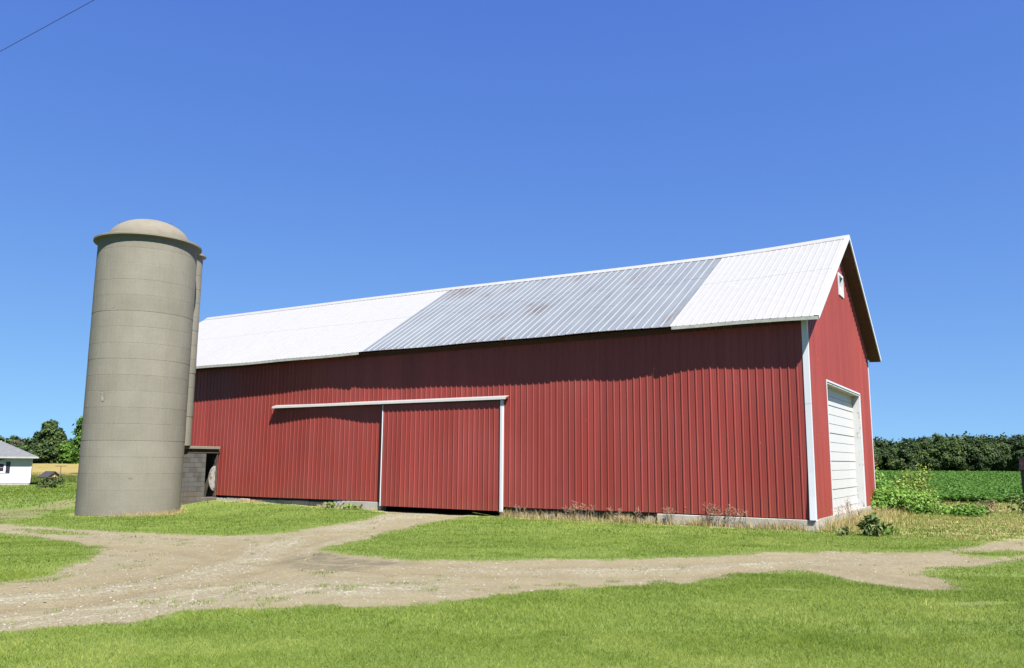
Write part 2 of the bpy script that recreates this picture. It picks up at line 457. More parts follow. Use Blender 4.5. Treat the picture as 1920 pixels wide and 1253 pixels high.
def sub(qsel, name, m, attrs):
    q = quads[qsel]; used, inv = np.unique(q, return_inverse=True)
    me = fast_mesh(name, verts[used], inv.reshape(q.shape), m, {k: a.ravel()[used] for k, a in attrs.items()})
    me.shade_smooth()
    o = link(bpy.data.objects.new(name, me)); o["kind"] = "structure"; return o
edge = np.clip(1 - md / .55, 0, 1) * .75
worn = ss((.35 - look(S_WORN, AX, AY)) / .7)
edge = np.maximum(edge, worn * .8)
edge = np.maximum(edge, ss((.12 - look(S_STRIP, AX, AY)) / .3) * .55)
for bx_, by_, br_ in ((3.96, 12.2, .2), (5.95, 11.0, .26), (6.3, 11.1, .2)):
    edge = np.maximum(edge, ss((br_ - np.hypot((AX - bx_) * .6, (AY - by_) * 1.3)) / .25))
ua, va = uv_of(AX, AY)
dry = ss((-ua - .0) / 1.2) * ss((va + 1.2) / 2.2) * ss((AX - 7.8) / .8) * ss((44 - AY) / 3)
dry = np.maximum(dry, .9 * ss((.65 + va) / .5) * ss((ua + 1.0) / .8) * ss((29 - ua) / 2) * (va < .5))
dry = np.maximum(dry, ss((SR + .5 - np.hypot(AX - SILO[0], AY - SILO[1])) / .4))
sub(~isd, "lawn", M_LAWN, {"edge": edge, "dry": dry})
sub(isd, "gravel_drive", M_GRAVEL, {"rut": np.exp(-(look(D_RUT, AX, AY) / .34) ** 2), "pale": np.exp(-(look(D_PALE, AX, AY) / .6) ** 2), "streak": fbm(look(D_RUT, AX, AY, 3.0) * 5.5, (AX + .4 * AY) * .12, 77, 3), "mud": ss((.25 - look(S_MUD, AX, AY)) / .5)})

# ---------------------------------------------------------------- barn
M_RED = mat_siding()
M_WHITE = mat_white("white_steel", .205, .07)
M_TRIM = mat_white("white_trim", .40, .08, (.93, .99, 1.08))
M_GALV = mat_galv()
M_FASCIA = plain("weathered_fascia", (0.221, 0.230, 0.212), .6, .15)
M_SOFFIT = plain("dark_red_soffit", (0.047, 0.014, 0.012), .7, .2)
M_DARK = plain("timber_and_shade_dark", (0.043, 0.034, 0.027), .9, .3)
M_FOUND = mat_concrete("foundation_concrete", (0.187, 0.178, 0.162), (0.289, 0.276, 0.251), .4)
M_STONE = mat_concrete("old_foundation_stone", (.085, .08, .075), (.15, .14, .13), .4)
M_DOORW = mat_white("white_overhead_door", .315, .05)
M_PEEL = NT("peeling_white_paint")
_p = M_PEEL.geo(); M_PEEL.set(Roughness=.7)
M_PEEL.color(M_PEEL.mix(M_PEEL.rampv(M_PEEL.noise(M_PEEL.mp(_p, (2, 2, .8)), 3.2, 6, .72), .56, .62), (.325, .335, .345), (.15, .145, .14)))
M_PEEL = M_PEEL.m
M_GLASS = plain("dim_glass", (.02, .025, .03), .08, .1, spec=.6)

barn = empty("barn", (C0[0], C0[1], 0), math.atan2(-math.cos(PSI), math.sin(PSI)))
tag(barn, "long red steel-sided barn with a white and grey metal roof and white sliding-door trim", "barn")
ZB, ZS = .228, 5.80                                          # foot and head of the siding
OE, ORR = .46, .431
ZE, ZR = 5.79, 9.447
def P(u, v, z): return (-u, v, z)

RIB = [(0.0, .020), (.012, .020), (.032, 0), (.068, 0), (.0762, .004), (.0844, 0), (.144, 0), (.1524, .004), (.1606, 0), (.1966, 0), (.2166, .020), (.2286, .020)]
def rib_profile(n):
    return [(k * .2286 + s, h) for k in range(n) for (s, h) in RIB[:-1]] + [(n * .2286, .020)]
PROF = rib_profile(4)
def siding_mesh(name, z0, z1, m):
    b = MB(); a = [P(s, -h - .003, z0) for s, h in PROF]; c = [P(s, -h - .003, z1) for s, h in PROF]
    b.strip(a, c)
    return b.mesh(name, m)
# gentle waviness of the old frame: outward offset of the long wall
BOW_U = [0, .4, 1.6, 3.2, 4.6, 5.4, 7.9, 10.2, 11.3, 14.5, 17, 17.7, 18.5, 19.6, 21.4, 24, 26.6, 33]
BOW_V = [0, .02, .0, .03, -.05, -.07, -.03, -.03, -.05, -.03, 0, .065, .085, .065, 0, -.02, -.04, 0]
def bow(u): return float(np.interp(u, BOW_U, BOW_V))
full = siding_mesh("siding_panel", ZB, ZS, M_RED)
head = siding_mesh("siding_panel", 3.70, ZS, M_RED)
NP = 35
for i in range(NP):
    u0 = .08 + i * .9144
    b0, b1 = bow(u0), bow(u0 + .9144)
    sag = .012 * math.sin(u0 * .5)
    o = inst(head if 11 <= i <= 15 else full, "siding_panel", barn, P(u0, -b0, sag))
    o.rotation_euler = (0, 0, math.atan2(b1 - b0, .9144))
# far side and far end, plain ribbed sheets that close the building
b = MB(); pr = rib_profile(4 * NP)
b.strip([P(.08 + s, BW + h, ZB) for s, h in pr], [P(.08 + s, BW + h, ZS) for s, h in pr]); b.build("back_siding", M_RED, barn)
def roof_z(v, dz=0.0):
    t = 1 - abs(v - BW / 2) / (BW / 2 + OE)
    return ZE + (ZR - ZE) * t + dz
b = MB()
pr = [(s, h) for s, h in rib_profile(47) if s < BW - .02]
b.strip([P(BL + h, s, ZB) for s, h in pr], [P(BL + h, s, roof_z(s, -.10)) for s, h in pr]); b.build("end_siding", M_RED, barn)

# gable end that faces right: panels cut to the slope, the door and the window
DV0, DV1, DZ0, DZ1 = 2.36, 8.24, .05, 4.235
WV0, WV1, WZ0, WZ1 = 5.26, 6.02, 7.47, 8.19
pr = [(s, h) for s, h in rib_profile(47) if s <= BW]
def hat(v):
    k = v % .2286
    return float(np.interp(k, [q[0] for q in RIB], [q[1] for q in RIB]))
cuts = sorted(set([round(s, 4) for s, h in pr] + [DV0, DV1, WV0, WV1, BW / 2, BW]))
npan = int(math.ceil(BW / .9144))
for j in range(npan):
    lo, hi = j * .9144, min((j + 1) * .9144, BW)
    c = sorted(set([x for x in cuts if lo < x < hi] + [lo, hi]))
    b = MB()
    for a_, d_ in zip(c[:-1], c[1:]):
        m_ = (a_ + d_) / 2
        holes = []
        if DV0 < m_ < DV1: holes.append((-9, DZ1))
        if WV0 < m_ < WV1: holes.append((WZ0, WZ1))
        segs = [(ZB, None)]
        if holes and holes[0][0] < 0: segs = [(DZ1, None)]
        if WV0 < m_ < WV1: segs = [(segs[0][0], WZ0), (WZ1, None)]
        for z0, z1 in segs:
            t0 = roof_z(a_, -.09) if z1 is None else z1; t1 = roof_z(d_, -.09) if z1 is None else z1
            b.quad(P(-hat(a_) - .003, a_, z0), P(-hat(d_) - .003, d_, z0), P(-hat(d_) - .003, d_, t1), P(-hat(a_) - .003, a_, t0))
    b.build("gable_panel", M_RED, barn)

# foundation
f = MB(); f.box(-4.6, .045, -.05, .30, -.5, ZB - .02); fo = bevel(f.build("foundation", M_FOUND, barn), .012)
f = MB(); f.box(.045, -.30, .302, BW - .03, -.5, ZB - .01)
f.build("foundation", M_FOUND, barn)
f = MB(); f.box(-17.9, -15.50, -.03, .30, -.5, ZB - .02); bevel(f.build("foundation", M_FOUND, barn), .012)
f = MB(); f.box(-18.34, -17.96, -.16, .30, -.5, .12); bevel(f.build("concrete_block", M_FOUND, barn), .02)
# old fieldstones under the sill
for i, (ua_, ub_) in enumerate([(4.66, 10.1)]):
    u_ = ua_
    while u_ < ub_:
        w_ = rnd.uniform(.3, .65); f = MB(); d_ = rnd.uniform(.06, .16); t_ = rnd.uniform(.08, .19)
        f.hexa([P(u_ + .02, d_ - .02, -.5), P(u_ + w_ - .02, d_ - .03, -.5), P(u_ + w_ - .02, .5, -.5), P(u_ + .02, .5, -.5),
                P(u_ + .04, d_ + .02, t_), P(u_ + w_ - .05, d_ + .01, t_ * .9), P(u_ + w_ - .05, .5, t_), P(u_ + .04, .5, t_)])
        bevel(f.build("foundation_stone", M_STONE, barn), .03, 2); u_ += w_
f = MB()
f.box(-10.14, -4.64, .30, .5, -.5, ZB + .2); f.build("sill_wall", M_STONE, barn)
u_ = 18.4
while u_ < 31.6:
    w_ = rnd.uniform(.55, 1.1); f = MB(); t_ = rnd.uniform(.10, .16); d_ = rnd.uniform(.02, .07)
    f.box(-u_ - w_ + .02, -u_ - .01, d_, .4, -.5, t_); bevel(f.build("foundation_stone", M_FOUND, barn), .03, 2); u_ += w_
f = MB(); f.box(-BL, -17.92, .30, .5, -.5, ZB + .2); f.build("sill_wall", M_STONE, barn)
f = MB(); f.box(-BL + .1, -.2, BW - .25, BW - .05, -.5, ZB + .1); f.box(-BL + .02, -BL + .2, .3, BW - .3, -.5, ZB + .1); f.build("sill_wall", M_STONE, barn)

# roof: two sheets per course along the slope, ribs standing proud
sagx = [-.5, 0, 2, 4, 7, 10, 16, 22, 28, 33]
RS_ = np.interp; 
def ridge_dz(u): return float(np.interp(u, sagx, [0, -.02, -.10, -.145, -.145, -.125, -.065, -.03, -.02, 0]))
def eave_dz(u): return float(np.interp(u, sagx, [0, .01, .035, .05, .055, .05, .05, .02, .01, 0]) + .010 * math.sin(u * 1.3))
def eave_dv(u): return float(np.interp(u, [-.5, 3.2, 5, 14, 17, 33], [0, .0, .055, .045, .03, .0])) + .012 * math.sin(u * .7 + 2)
def slope_pt(u, t, h=0.0, lift=0.0):
    """t 0 at the eave .. 1 at the ridge; h above the slope"""
    v0, z0 = -OE - eave_dv(u), ZE + eave_dz(u); v1, z1 = BW / 2, ZR + ridge_dz(u)
    dv, dz = v1 - v0, z1 - z0; L = math.hypot(dv, dz)
    s = .012 * math.sin(u * .8 + t * 3) * math.sin(math.pi * t)
    return P(u, v0 + dv * t - dz / L * (h + lift + s), z0 + dz * t + dv / L * (h + lift + s))
U0, U1 = -ORR, 32.97
B1, B2 = 3.90, 16.30                                        # white | grey | white
def white_prof(w):
    n = max(1, round(w / .2286)); st = w / n; out = []
    for k in range(n):
        for s, h in [(0, .009), (.014, .009), (.034, 0), (.1946, 0), (.2146, .009)]:
            out.append((k * st + s * st / .2286, h))
    return out + [(w, .009)]
def galv_prof(w):
    n = max(1, round(w / .305)); st = w / n; out = []
    for k in range(n):
        out += [(k * st, .022), (k * st + .010, .020), (k * st + .022, 0), (k * st + st / 2, .0015), ((k + 1) * st - .022, 0), ((k + 1) * st - .010, .020)]
    return out + [(w, .022)]
def sheet(name, u0, w, prof, t0, t1, m, lift, rows=4):
    b = MB(); prev = None; hts = []
    for r in range(rows + 1):
        t = t0 + (t1 - t0) * r / rows
        cur = [slope_pt(u0 + s, t, h, lift) for s, h in prof(w)]
        if prev: b.strip(prev, cur)
        prev = cur; hts += [h for s, h in prof(w)] * (1 if r in (0, rows) else 2)
    o = b.build(name, m, barn)
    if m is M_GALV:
        k = max(hts); a = o.data.attributes.new("rib_glint", "FLOAT", "POINT")
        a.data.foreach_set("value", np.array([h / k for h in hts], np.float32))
    return o
def cover(u0, u1, prof, m, lapf, base=0.0, ew=0.0):
    n = round((u1 - u0) / .9144); w = (u1 - u0) / n
    for i in range(n):
        a = u0 + i * w; tl = lapf(i, n); e = ew * rnd.uniform(-1, 1)
        sheet("roof_sheet", a, w, prof, .0 + e * .0012, tl, m, base + .001 * (i % 2))
        sheet("roof_sheet", a, w, prof, tl - .01, 1.0, m, base + .0035 + .001 * (i % 2))
cover(U0, B1, white_prof, M_WHITE, lambda i, n: .555, .004)
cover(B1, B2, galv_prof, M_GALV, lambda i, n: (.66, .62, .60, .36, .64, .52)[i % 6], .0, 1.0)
cover(B2, U1, white_prof, M_WHITE, lambda i, n: .52, .004)
# the slope that faces away, one ribbed cover
b = MB(); us = np.arange(U0, U1 + .01, .2286)
prv = None
for t in (0, 1):
    cur = []
    for u in us:
        for du, h in ((0, .018), (.014, .018), (.032, 0), (.1966, 0), (.2146, .018)):
            q = slope_pt(u + du, t, h); cur.append((q[0], BW - q[1], q[2]))
    if prv: b.strip(prv, cur)
    prv = cur
b.build("back_roof", M_WHITE, barn)
# deck under the sheets (dark from below) and the rafters' end board
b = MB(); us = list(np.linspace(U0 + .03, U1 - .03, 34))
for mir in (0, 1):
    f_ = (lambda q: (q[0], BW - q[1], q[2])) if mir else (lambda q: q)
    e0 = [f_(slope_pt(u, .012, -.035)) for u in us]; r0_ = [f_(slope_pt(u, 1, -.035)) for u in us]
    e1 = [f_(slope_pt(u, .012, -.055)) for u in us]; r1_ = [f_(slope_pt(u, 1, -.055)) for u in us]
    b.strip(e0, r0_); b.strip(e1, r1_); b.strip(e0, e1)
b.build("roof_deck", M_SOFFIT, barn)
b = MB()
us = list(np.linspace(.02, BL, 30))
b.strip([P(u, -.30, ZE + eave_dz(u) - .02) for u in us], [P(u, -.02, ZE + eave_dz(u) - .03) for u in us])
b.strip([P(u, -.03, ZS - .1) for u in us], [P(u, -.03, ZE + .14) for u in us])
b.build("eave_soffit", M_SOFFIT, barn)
# eave trim under the white courses
def eave_trim(u0, u1):
    b = MB(); us = list(np.linspace(u0, u1, max(3, int((u1 - u0) / .8))))
    def row(dv, dz): return [P(u, -OE - eave_dv(u) + dv, ZE + eave_dz(u) + dz) for u in us]
    A, B_, C_, D_ = row(-.012, -.004), row(-.012, -.095), row(.012, -.095), row(.012, .0)
    b.strip(A, B_); b.strip(B_, C_); b.strip(C_, D_)
    for k in (0, -1): b.quad(A[k], B_[k], C_[k], D_[k])
    return b.build("eave_trim", M_FASCIA, barn)
eave_trim(U0, B1 - .06); eave_trim(B2 + .15, U1)
# ridge cap and rake trims
b = MB(); us = list(np.linspace(U0 - .02, U1 + .02, 36))
L_ = math.hypot(BW / 2 + OE, ZR - ZE); tt = 1 - .27 / L_
up_ = lambda q, d: (q[0], q[1], q[2] + d)
A = [slope_pt(u, tt, .024) for u in us]; B_ = [up_(slope_pt(u, 1, 0), .055) for u in us]; C_ = [(q[0], BW - q[1], q[2]) for q in A]
b.strip(A, B_); b.strip(B_, C_); A2 = [slope_pt(u, tt, .012) for u in us]; b.strip(A, A2)
b.build("ridge_cap", M_WHITE, barn)
for mir in (0, 1):
    f_ = (lambda q: (q[0], BW - q[1], q[2])) if mir else (lambda q: q)
    b = MB()
    ts = np.linspace(0.0, 1.0, 6)
    o1 = [f_(slope_pt(U0 - .022, t, .034)) for t in ts]; i1 = [f_(slope_pt(U0 + .10, t, .034)) for t in ts]
    o0 = [f_(slope_pt(U0 - .022, t, -.085)) for t in ts]; i0 = [f_(slope_pt(U0 + .012, t, -.085)) for t in ts]
    b.strip(o1, i1); b.strip(o1, o0); b.strip(o0, i0); b.quad(o1[0], i1[0], i0[0], o0[0])
    b.build("rake_trim", M_TRIM, barn)
    b = MB()
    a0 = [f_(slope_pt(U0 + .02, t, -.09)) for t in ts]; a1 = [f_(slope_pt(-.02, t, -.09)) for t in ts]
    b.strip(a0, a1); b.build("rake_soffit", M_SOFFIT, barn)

# corner trims
zz = [ZB - .01, .45, .9, 1.5, 3.6]
def trimcol(z0, zs, wl, wg, fl):
    pass
for (vv, sg) in ((0.0, 1), (BW, -1)):
    for (z0, z1) in ((ZB - .02, 3.42), (3.40, ZS - .02)):
        b = MB(); rows = []
        for k in range(6):
            z = z0 + (z1 - z0) * k / 5
            fl = .075 * max(0, 1 - (z - ZB) / 1.9) ** 2 if sg > 0 else 0
            pj = .030 + fl + (.003 if z0 > 2 else 0)
            rows.append([P(.13, vv - sg * .004, z), P(.125, vv - sg * pj, z), P(-.034, vv - sg * pj, z), P(-.034, vv + sg * .075, z), P(.0, vv + sg * .075, z)])
        for r0__, r1__ in zip(rows[:-1], rows[1:]): b.strip(r0__, r1__)
        b.build("corner_trim", M_TRIM, barn)

# sliding door on its track
sd = empty("sliding_door"); sd.parent = barn
DU0, DU1, DB, DT = 10.13, 15.46, .085, 3.80
DP = -.135
n = 6; w = (DU1 - DU0 - .16) / n
pr_ = [(s * w / .9144, h) for s, h in PROF]
b = MB(); b.strip([P(s, DP - h, DB) for s, h in pr_], [P(s, DP - h, DT) for s, h in pr_]); dm = b.mesh("door_panel", M_RED)
for i in range(n): inst(dm, "door_panel", sd, P(DU0 + .09 + i * w, 0, .0))
b = MB(); b.box(-DU1, -DU0, DP + .004, DP + .05, DB + .01, DT); b.build("door_frame", M_DARK, sd)
b = MB(); b.box(-DU0 - .055, -DU0 + .05, DP - .034, DP + .052, DB - .03, DT + .02); bevel(b.build("door_trim", M_TRIM, sd), .006)
b = MB(); b.box(-DU1 - .005, -DU1 + .030, DP - .024, DP + .052, DB - .01, DT + .02); bevel(b.build("door_trim", M_TRIM, sd), .006)
for du in (DU0 + .03,):
    b = MB(); b.box(-du - .02, -du + .02, DP - .0, DP + .04, -.14, DB - .02); b.build("door_guide", M_FASCIA, sd)
tc_ = empty("door_track"); tc_.parent = barn
def track(u0, u1):
    b = MB(); vo, vi = -.25, -.012
    a = [(vi, 3.985), (vo + .03, 3.92), (vo, 3.842), (vo + .015, 3.842), (vo + .045, 3.905), (vi, 3.965)]
    us_ = list(np.linspace(u0, u1, 6))
    for (p_, q_) in zip(a, a[1:] + a[:1]):
        b.strip([P(u, p_[0] - bow(u) * 0, p_[1]) for u in us_], [P(u, q_[0], q_[1]) for u in us_])
    for u in (u0, u1): b.quad(*[P(u, *q) for q in a])
    return b.build("track_cover", M_WHITE, tc_)
track(9.93, 13.7); track(13.705, 17.55); track(17.555, 21.36)
b = MB(); b.box(-21.1, -10.1, -.16, -.10, 3.81, 3.86); b.build("track_rail", M_DARK, tc_)

# overhead door in the gable
ob = empty("overhead_door"); ob.parent = barn
RC = .24
nsec = 14; hs_ = (DZ1 - .03 - DZ0) / nsec
for k in range(nsec):
    z0 = DZ0 + k * hs_
    b = MB(); y0, y1 = DV0 + .06, DV1 - .06; o_ = RC + .006 * ((k * 7) % 3 - 1) * .5
    b.hexa([P(o_, y0, z0 + .004), P(o_, y1, z0 + .004), P(o_ + .04, y1, z0 + .004), P(o_ + .04, y0, z0 + .006),
            P(o_ + .012, y0, z0 + hs_ - .004), P(o_ + .012, y1, z0 + hs_ - .004), P(o_ + .05, y1, z0 + hs_ - .004), P(o_ + .05, y0, z0 + hs_ - .004)])
    b.build("door_section", M_DOORW, ob)
b = MB(); b.box(-RC - .10, -RC - .06, DV0, DV1, DZ0, DZ1); b.build("door_backing", M_FASCIA, ob)
for (y0, y1, nm) in ((DV0 - .0, DV0 + .06, "jamb"), (DV1 - .06, DV1, "jamb")):
    b = MB(); b.box(-RC - .06, .012, y0, y1, DZ0 - .05, DZ1 - .06); b.build(nm, M_PEEL, ob)
b = MB(); b.box(-RC - .06, .012, DV0, DV1, DZ1 - .058, DZ1 - .004); b.build("lintel", M_PEEL, ob)
for (y0, y1, z0, z1) in ((DV0 - .05, DV0 + .004, DZ0, DZ1 + .05), (DV1 - .004, DV1 + .05, DZ0, DZ1 + .05), (DV0 + .006, DV1 - .006, DZ1 - .002, DZ1 + .05)):
    b = MB(); b.box(.0, .034, y0, y1, z0, z1); b.build("casing", M_TRIM, ob)

# little gable window
wn_ = empty("gable_window"); wn_.parent = barn
fw_ = .055
for (y0, y1, z0, z1) in ((WV0 - .03, WV0 + fw_, WZ0 - .03, WZ1 + .03), (WV1 - fw_, WV1 + .03, WZ0 - .03, WZ1 + .03), (WV0 + fw_ + .002, WV1 - fw_ - .002, WZ0 - .03, WZ0 + fw_), (WV0 + fw_ + .002, WV1 - fw_ - .002, WZ1 - fw_, WZ1 + .03)):
    b = MB(); b.box(-.06, .045, y0, y1, z0, z1); b.build("window_frame", M_TRIM, wn_)
b = MB(); b.box(-.075, -.065, WV0, WV1, WZ0, WZ1); b.build("pane", M_GLASS, wn_)
b = MB(); b.box(-.058, -.03, (WV0 + WV1) / 2 + .02, WV1 - fw_ - .004, WZ0 + fw_ + .004, WZ0 + .34); b.build("sash", M_PEEL, wn_)

# ---------------------------------------------------------------- silo: poured rings, rim, dome
M_SILO = mat_concrete("silo_concrete", (0.112, 0.107, 0.088), (0.139, 0.132, 0.111), .22)
M_DOME = mat_concrete("dome_concrete", (0.105, 0.095, 0.076), (0.132, 0.122, 0.100), .2, 1.6)
M_PATCH = mat_concrete("broken_patch", (0.101, 0.091, 0.079), (0.187, 0.176, 0.159), .3, 4)
M_RUSTY = plain("rusty_iron", (.11, .065, .045), .8, .3, 12)
silo = empty("silo", (SILO[0], SILO[1], 0))
tag(silo, "tall pale concrete silo with a low dome, left of the red barn", "silo")
def ring_mesh(name, cx_, cy_, r, z0, z1, njoint, phase, seg=4, taper=.010):
    """one course of a poured wall: bevelled lips, shallow vertical form joints"""
    b = MB(); n = njoint * seg; rows = []
    for (z, dr) in ((z0, -taper), (z0 + .009, 0.0), (z1 - .009, 0.0), (z1, -taper)):
        row = []
        for j in range(n + 1):
            k, q = divmod(j, seg)
            for da, dq in (((-.003, 0.0), (0, -.0035), (.003, 0.0)) if q == 0 else ((0, 0.0),)):
                a = 2 * math.pi * (k + q / seg) / njoint + phase + da
                rr = r + dr + dq
                row.append((cx_ + rr * math.cos(a), cy_ + rr * math.sin(a), z))
        rows.append(row)
    for a_, b_ in zip(rows[:-1], rows[1:]): b.strip(a_, b_)
    return b
SZ0, SZ1, CH = -.62, 10.17, .610
z = SZ0; k = 0
while z < SZ1 - .05:
    z1 = min(z + CH + rnd.uniform(-.012, .012), SZ1)
    o = ring_mesh("wall_ring", 0, 0, SR + rnd.uniform(-.004, .004), z, z1, 18, (k % 2) * .11 + rnd.uniform(-.05, .05), 4, (.0065, .003, .004)[k % 3]).build("wall_ring", M_SILO, silo)
    z = z1; k += 1
b = MB(); b.tube([(0, 0, SZ0), (0, 0, SZ1 - .02)], [SR - .025] * 2, 48); b.build("core_wall", M_SILO, silo)
# projecting rim and shallow dome
def lathe(prof, n=56, cx_=0, cy_=0):
    b = MB(); rows = [[(cx_ + r * math.cos(2 * math.pi * j / n), cy_ + r * math.sin(2 * math.pi * j / n), z) for j in range(n + 1)] for r, z in prof]
    for a_, b_ in zip(rows[:-1], rows[1:]): b.strip(a_, b_)
    return b
RIMR = SR + .165
lathe([(SR - .03, SZ1 - .02), (SR + .02, SZ1 + .0), (RIMR - .03, SZ1 + .035), (RIMR, SZ1 + .05), (RIMR, SZ1 + .115), (RIMR - .02, SZ1 + .13), (1.50, SZ1 + .22)]).build("rim", M_DOME, silo)
DR, DHT = 1.56, .94
dp = [(DR, SZ1 + .16)]
for i in range(1, 13):
    t = i / 12 * math.pi / 2
    dp.append((DR * math.cos(t) ** .92, SZ1 + .16 + DHT * math.sin(t) ** 1.05))
dp[-1] = (.0, dp[-1][1])
d_ = lathe(dp).build("dome", M_DOME, silo, smooth=True)
def loop_handle(x, y, z, ang, w=.17, h=.10):
    b = MB(); c, s = math.cos(ang), math.sin(ang)
    b.tube([(x - c * w, y - s * w, z - .05), (x - c * w * .9, y - s * w * .9, z + h), (x + c * w * .9, y + s * w * .9, z + h), (x + c * w, y + s * w, z - .05)], [.014] * 4, 5)
    return b.build("lifting_hoop", M_RUSTY, silo)
for (px_, py_, ang) in ((-.92, -.55, .3), (.72, .20, .4)):
    rr = math.hypot(px_, py_); t = math.acos(min(1, (rr / DR) ** (1 / .92)))
    loop_handle(px_, py_, SZ1 + .16 + DHT * math.sin(t) ** 1.05, ang, .085, .10)
for (a, h) in ((R(188), .14), (R(203), .12)):
    b = MB(); x, y = math.cos(a) * (RIMR - .02), math.sin(a) * (RIMR - .02)
    b.tube([(x, y, SZ1 + .15), (x + .01, y, SZ1 + .17 + h)], [.012, .010], 5); b.build("rim_pin", M_RUSTY, silo)
# spalled spots on the face
def spall(a, z, w, h):
    b = MB(); n = 9; pts = []
    for j in range(n):
        t = 2 * math.pi * j / n; q = rnd.uniform(.6, 1.1)
        aa = a + math.cos(t) * w / SR * q; pts.append((math.cos(aa) * (SR + .012), math.sin(aa) * (SR + .012), z + math.sin(t) * h * q))
    pts.append((math.cos(a) * (SR - .0), math.sin(a) * (SR - .0), z))
    b.v = pts; b.f = [(j, (j + 1) % n, n) for j in range(n)]
    return b.build("spalled_patch", M_PATCH, silo)
spall(R(-104), 4.02, .10, .17); spall(R(-106), 4.17, .06, .05); spall(R(-100), 7.42, .05, .05); spall(R(-66), 1.05, .09, .03)

# ---------------------------------------------------------------- chute tower between silo and barn
def W(u, v): return C0 + u * U + v * V
CHR = .52
cc = W(25.0, -1.93)
chute = empty("silo_chute", (cc[0], cc[1], 0))
tag(chute, "narrow concrete chute tower squeezed between the pale silo and the barn", "chute")
z = 2.29; k = 0
while z < 10.28:
    z1 = min(z + .60 + rnd.uniform(-.01, .01), 10.30)
    ring_mesh("chute_ring", 0, 0, CHR + rnd.uniform(-.006, .006), z, z1, 8, .2 + (k % 2) * .35, 4, .014).build("chute_ring", M_SILO, chute); z = z1; k += 1
b = MB(); b.tube([(0, 0, 2.3), (0, 0, 10.28)], [CHR - .03] * 2, 24); b.build("core_wall", M_SILO, chute)
lathe([(CHR - .02, 10.28), (CHR + .02, 10.30), (CHR + .13, 10.36), (CHR + .13, 10.42), (CHR + .10, 10.44), (0, 10.54)], 32).build("rim", M_DOME, chute)

# ---------------------------------------------------------------- block feed room at the foot of the chute
M_BLOCK = [mat_concrete("cinder_block_%s" % n_, lo, hi, .45, 2.0) for n_, lo, hi in (("grey", (0.046, 0.046, 0.044), (0.072, 0.071, 0.068)), ("dark", (0.036, 0.035, 0.034), (0.058, 0.057, 0.054)), ("brown", (0.058, 0.051, 0.043), (0.081, 0.074, 0.063)))]
M_MORTAR = mat_concrete("mortar", (0.086, 0.076, 0.058), (0.130, 0.115, 0.090), .3, 3)
shed = empty("feed_room", (C0[0], C0[1], 0), barn.rotation_euler.z)
tag(shed, "small grey cinder block room with a flat concrete roof between silo and barn", "shed")
SU, SV0, SV1 = 24.70, -2.12, -.03
def block_me(name, w, m):
    b = MB(); b.box(-.20, 0, 0.005, w - .005, .005, .195); return b.mesh(name, m)
BLK = {(w, i): block_me("block", w, M_BLOCK[i]) for w in (.40, .20) for i in range(3)}
for c in range(-1, 10):
    v = SV0 + .02 - (.0 if c % 2 else .2); z = .0 + c * .2
    while v < -.88:
        w = .40 if v + .40 <= -.85 + .02 else .20
        mi = 2 if c <= 0 or (c == 1 and rnd.random() < .5) else (1 if rnd.random() < .35 else 0)
        o = inst(BLK[(w, mi)], "block", shed, P(SU - rnd.uniform(0, .006), v, z)); v += w
b = MB(); b.box(-SU - .19, -SU - .012, SV0 - .2, -.865, -.4, 2.0); b.build("mortar", M_MORTAR, shed)
b = MB(); b.box(-SU - 2.3, -SU - 2.1, SV0, SV1, -.4, 2.0); b.build("rear_wall", M_BLOCK[1], shed)
b = MB(); b.box(-SU - 2.1, -SU - .19, SV0 - .1, SV0 + .1, -.4, 2.0); b.build("side_wall", M_BLOCK[1], shed)
b = MB(); b.box(-SU - .22, -SU + .02, -.86, SV1 - .02, -.5, .15); bevel(b.build("door_sill", M_BLOCK[2], shed), .015)
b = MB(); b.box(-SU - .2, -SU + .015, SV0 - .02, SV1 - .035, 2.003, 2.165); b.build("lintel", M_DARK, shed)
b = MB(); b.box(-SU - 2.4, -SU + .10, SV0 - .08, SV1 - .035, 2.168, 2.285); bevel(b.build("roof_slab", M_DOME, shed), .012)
b = MB(); b.box(-SU - 2.1, -SU - .17, SV1 - .055, SV1 - .03, -.2, 2.0); b.build("shade_sheet", M_DARK, shed)  # added dark sheet over the barn siding, stands in for the room's inner shade
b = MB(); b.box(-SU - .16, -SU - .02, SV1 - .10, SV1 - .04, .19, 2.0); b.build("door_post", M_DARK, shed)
# mottled rounded panel leaning in the doorway
M_MOT = NT("mottled_white"); _p = M_MOT.geo(); M_MOT.set(Roughness=.6)
M_MOT.color(M_MOT.mix(M_MOT.rampv(M_MOT.noise(_p, 7, 6, .7), .48, .62), (0.182, 0.175, 0.164), (0.063, 0.049, 0.038))); M_MOT = M_MOT.m
b = MB(); pts = []
for i in range(15):
    t = math.pi * i / 14
    pts.append((-.14 - .31 * math.sin(t), .40 + .53 * (1 - math.cos(t))))
a0 = [P(SU + .05, q[0], q[1]) for q in pts]; a1 = [P(SU + .105, q[0], q[1]) for q in pts]
n = len(a0); b.v = a0 + a1; b.f = [tuple(range(n)), tuple(range(2 * n - 1, n - 1, -1))] + [(i, n + i, n + (i + 1) % n, (i + 1) % n) for i in range(n)]
lp = b.build("rounded_panel", M_MOT, None); lp.location = (C0[0], C0[1], 0); lp.rotation_euler = (0, 0, barn.rotation_euler.z)
tag(lp, "mottled white rounded panel standing in the dark doorway of the block room", "panel")

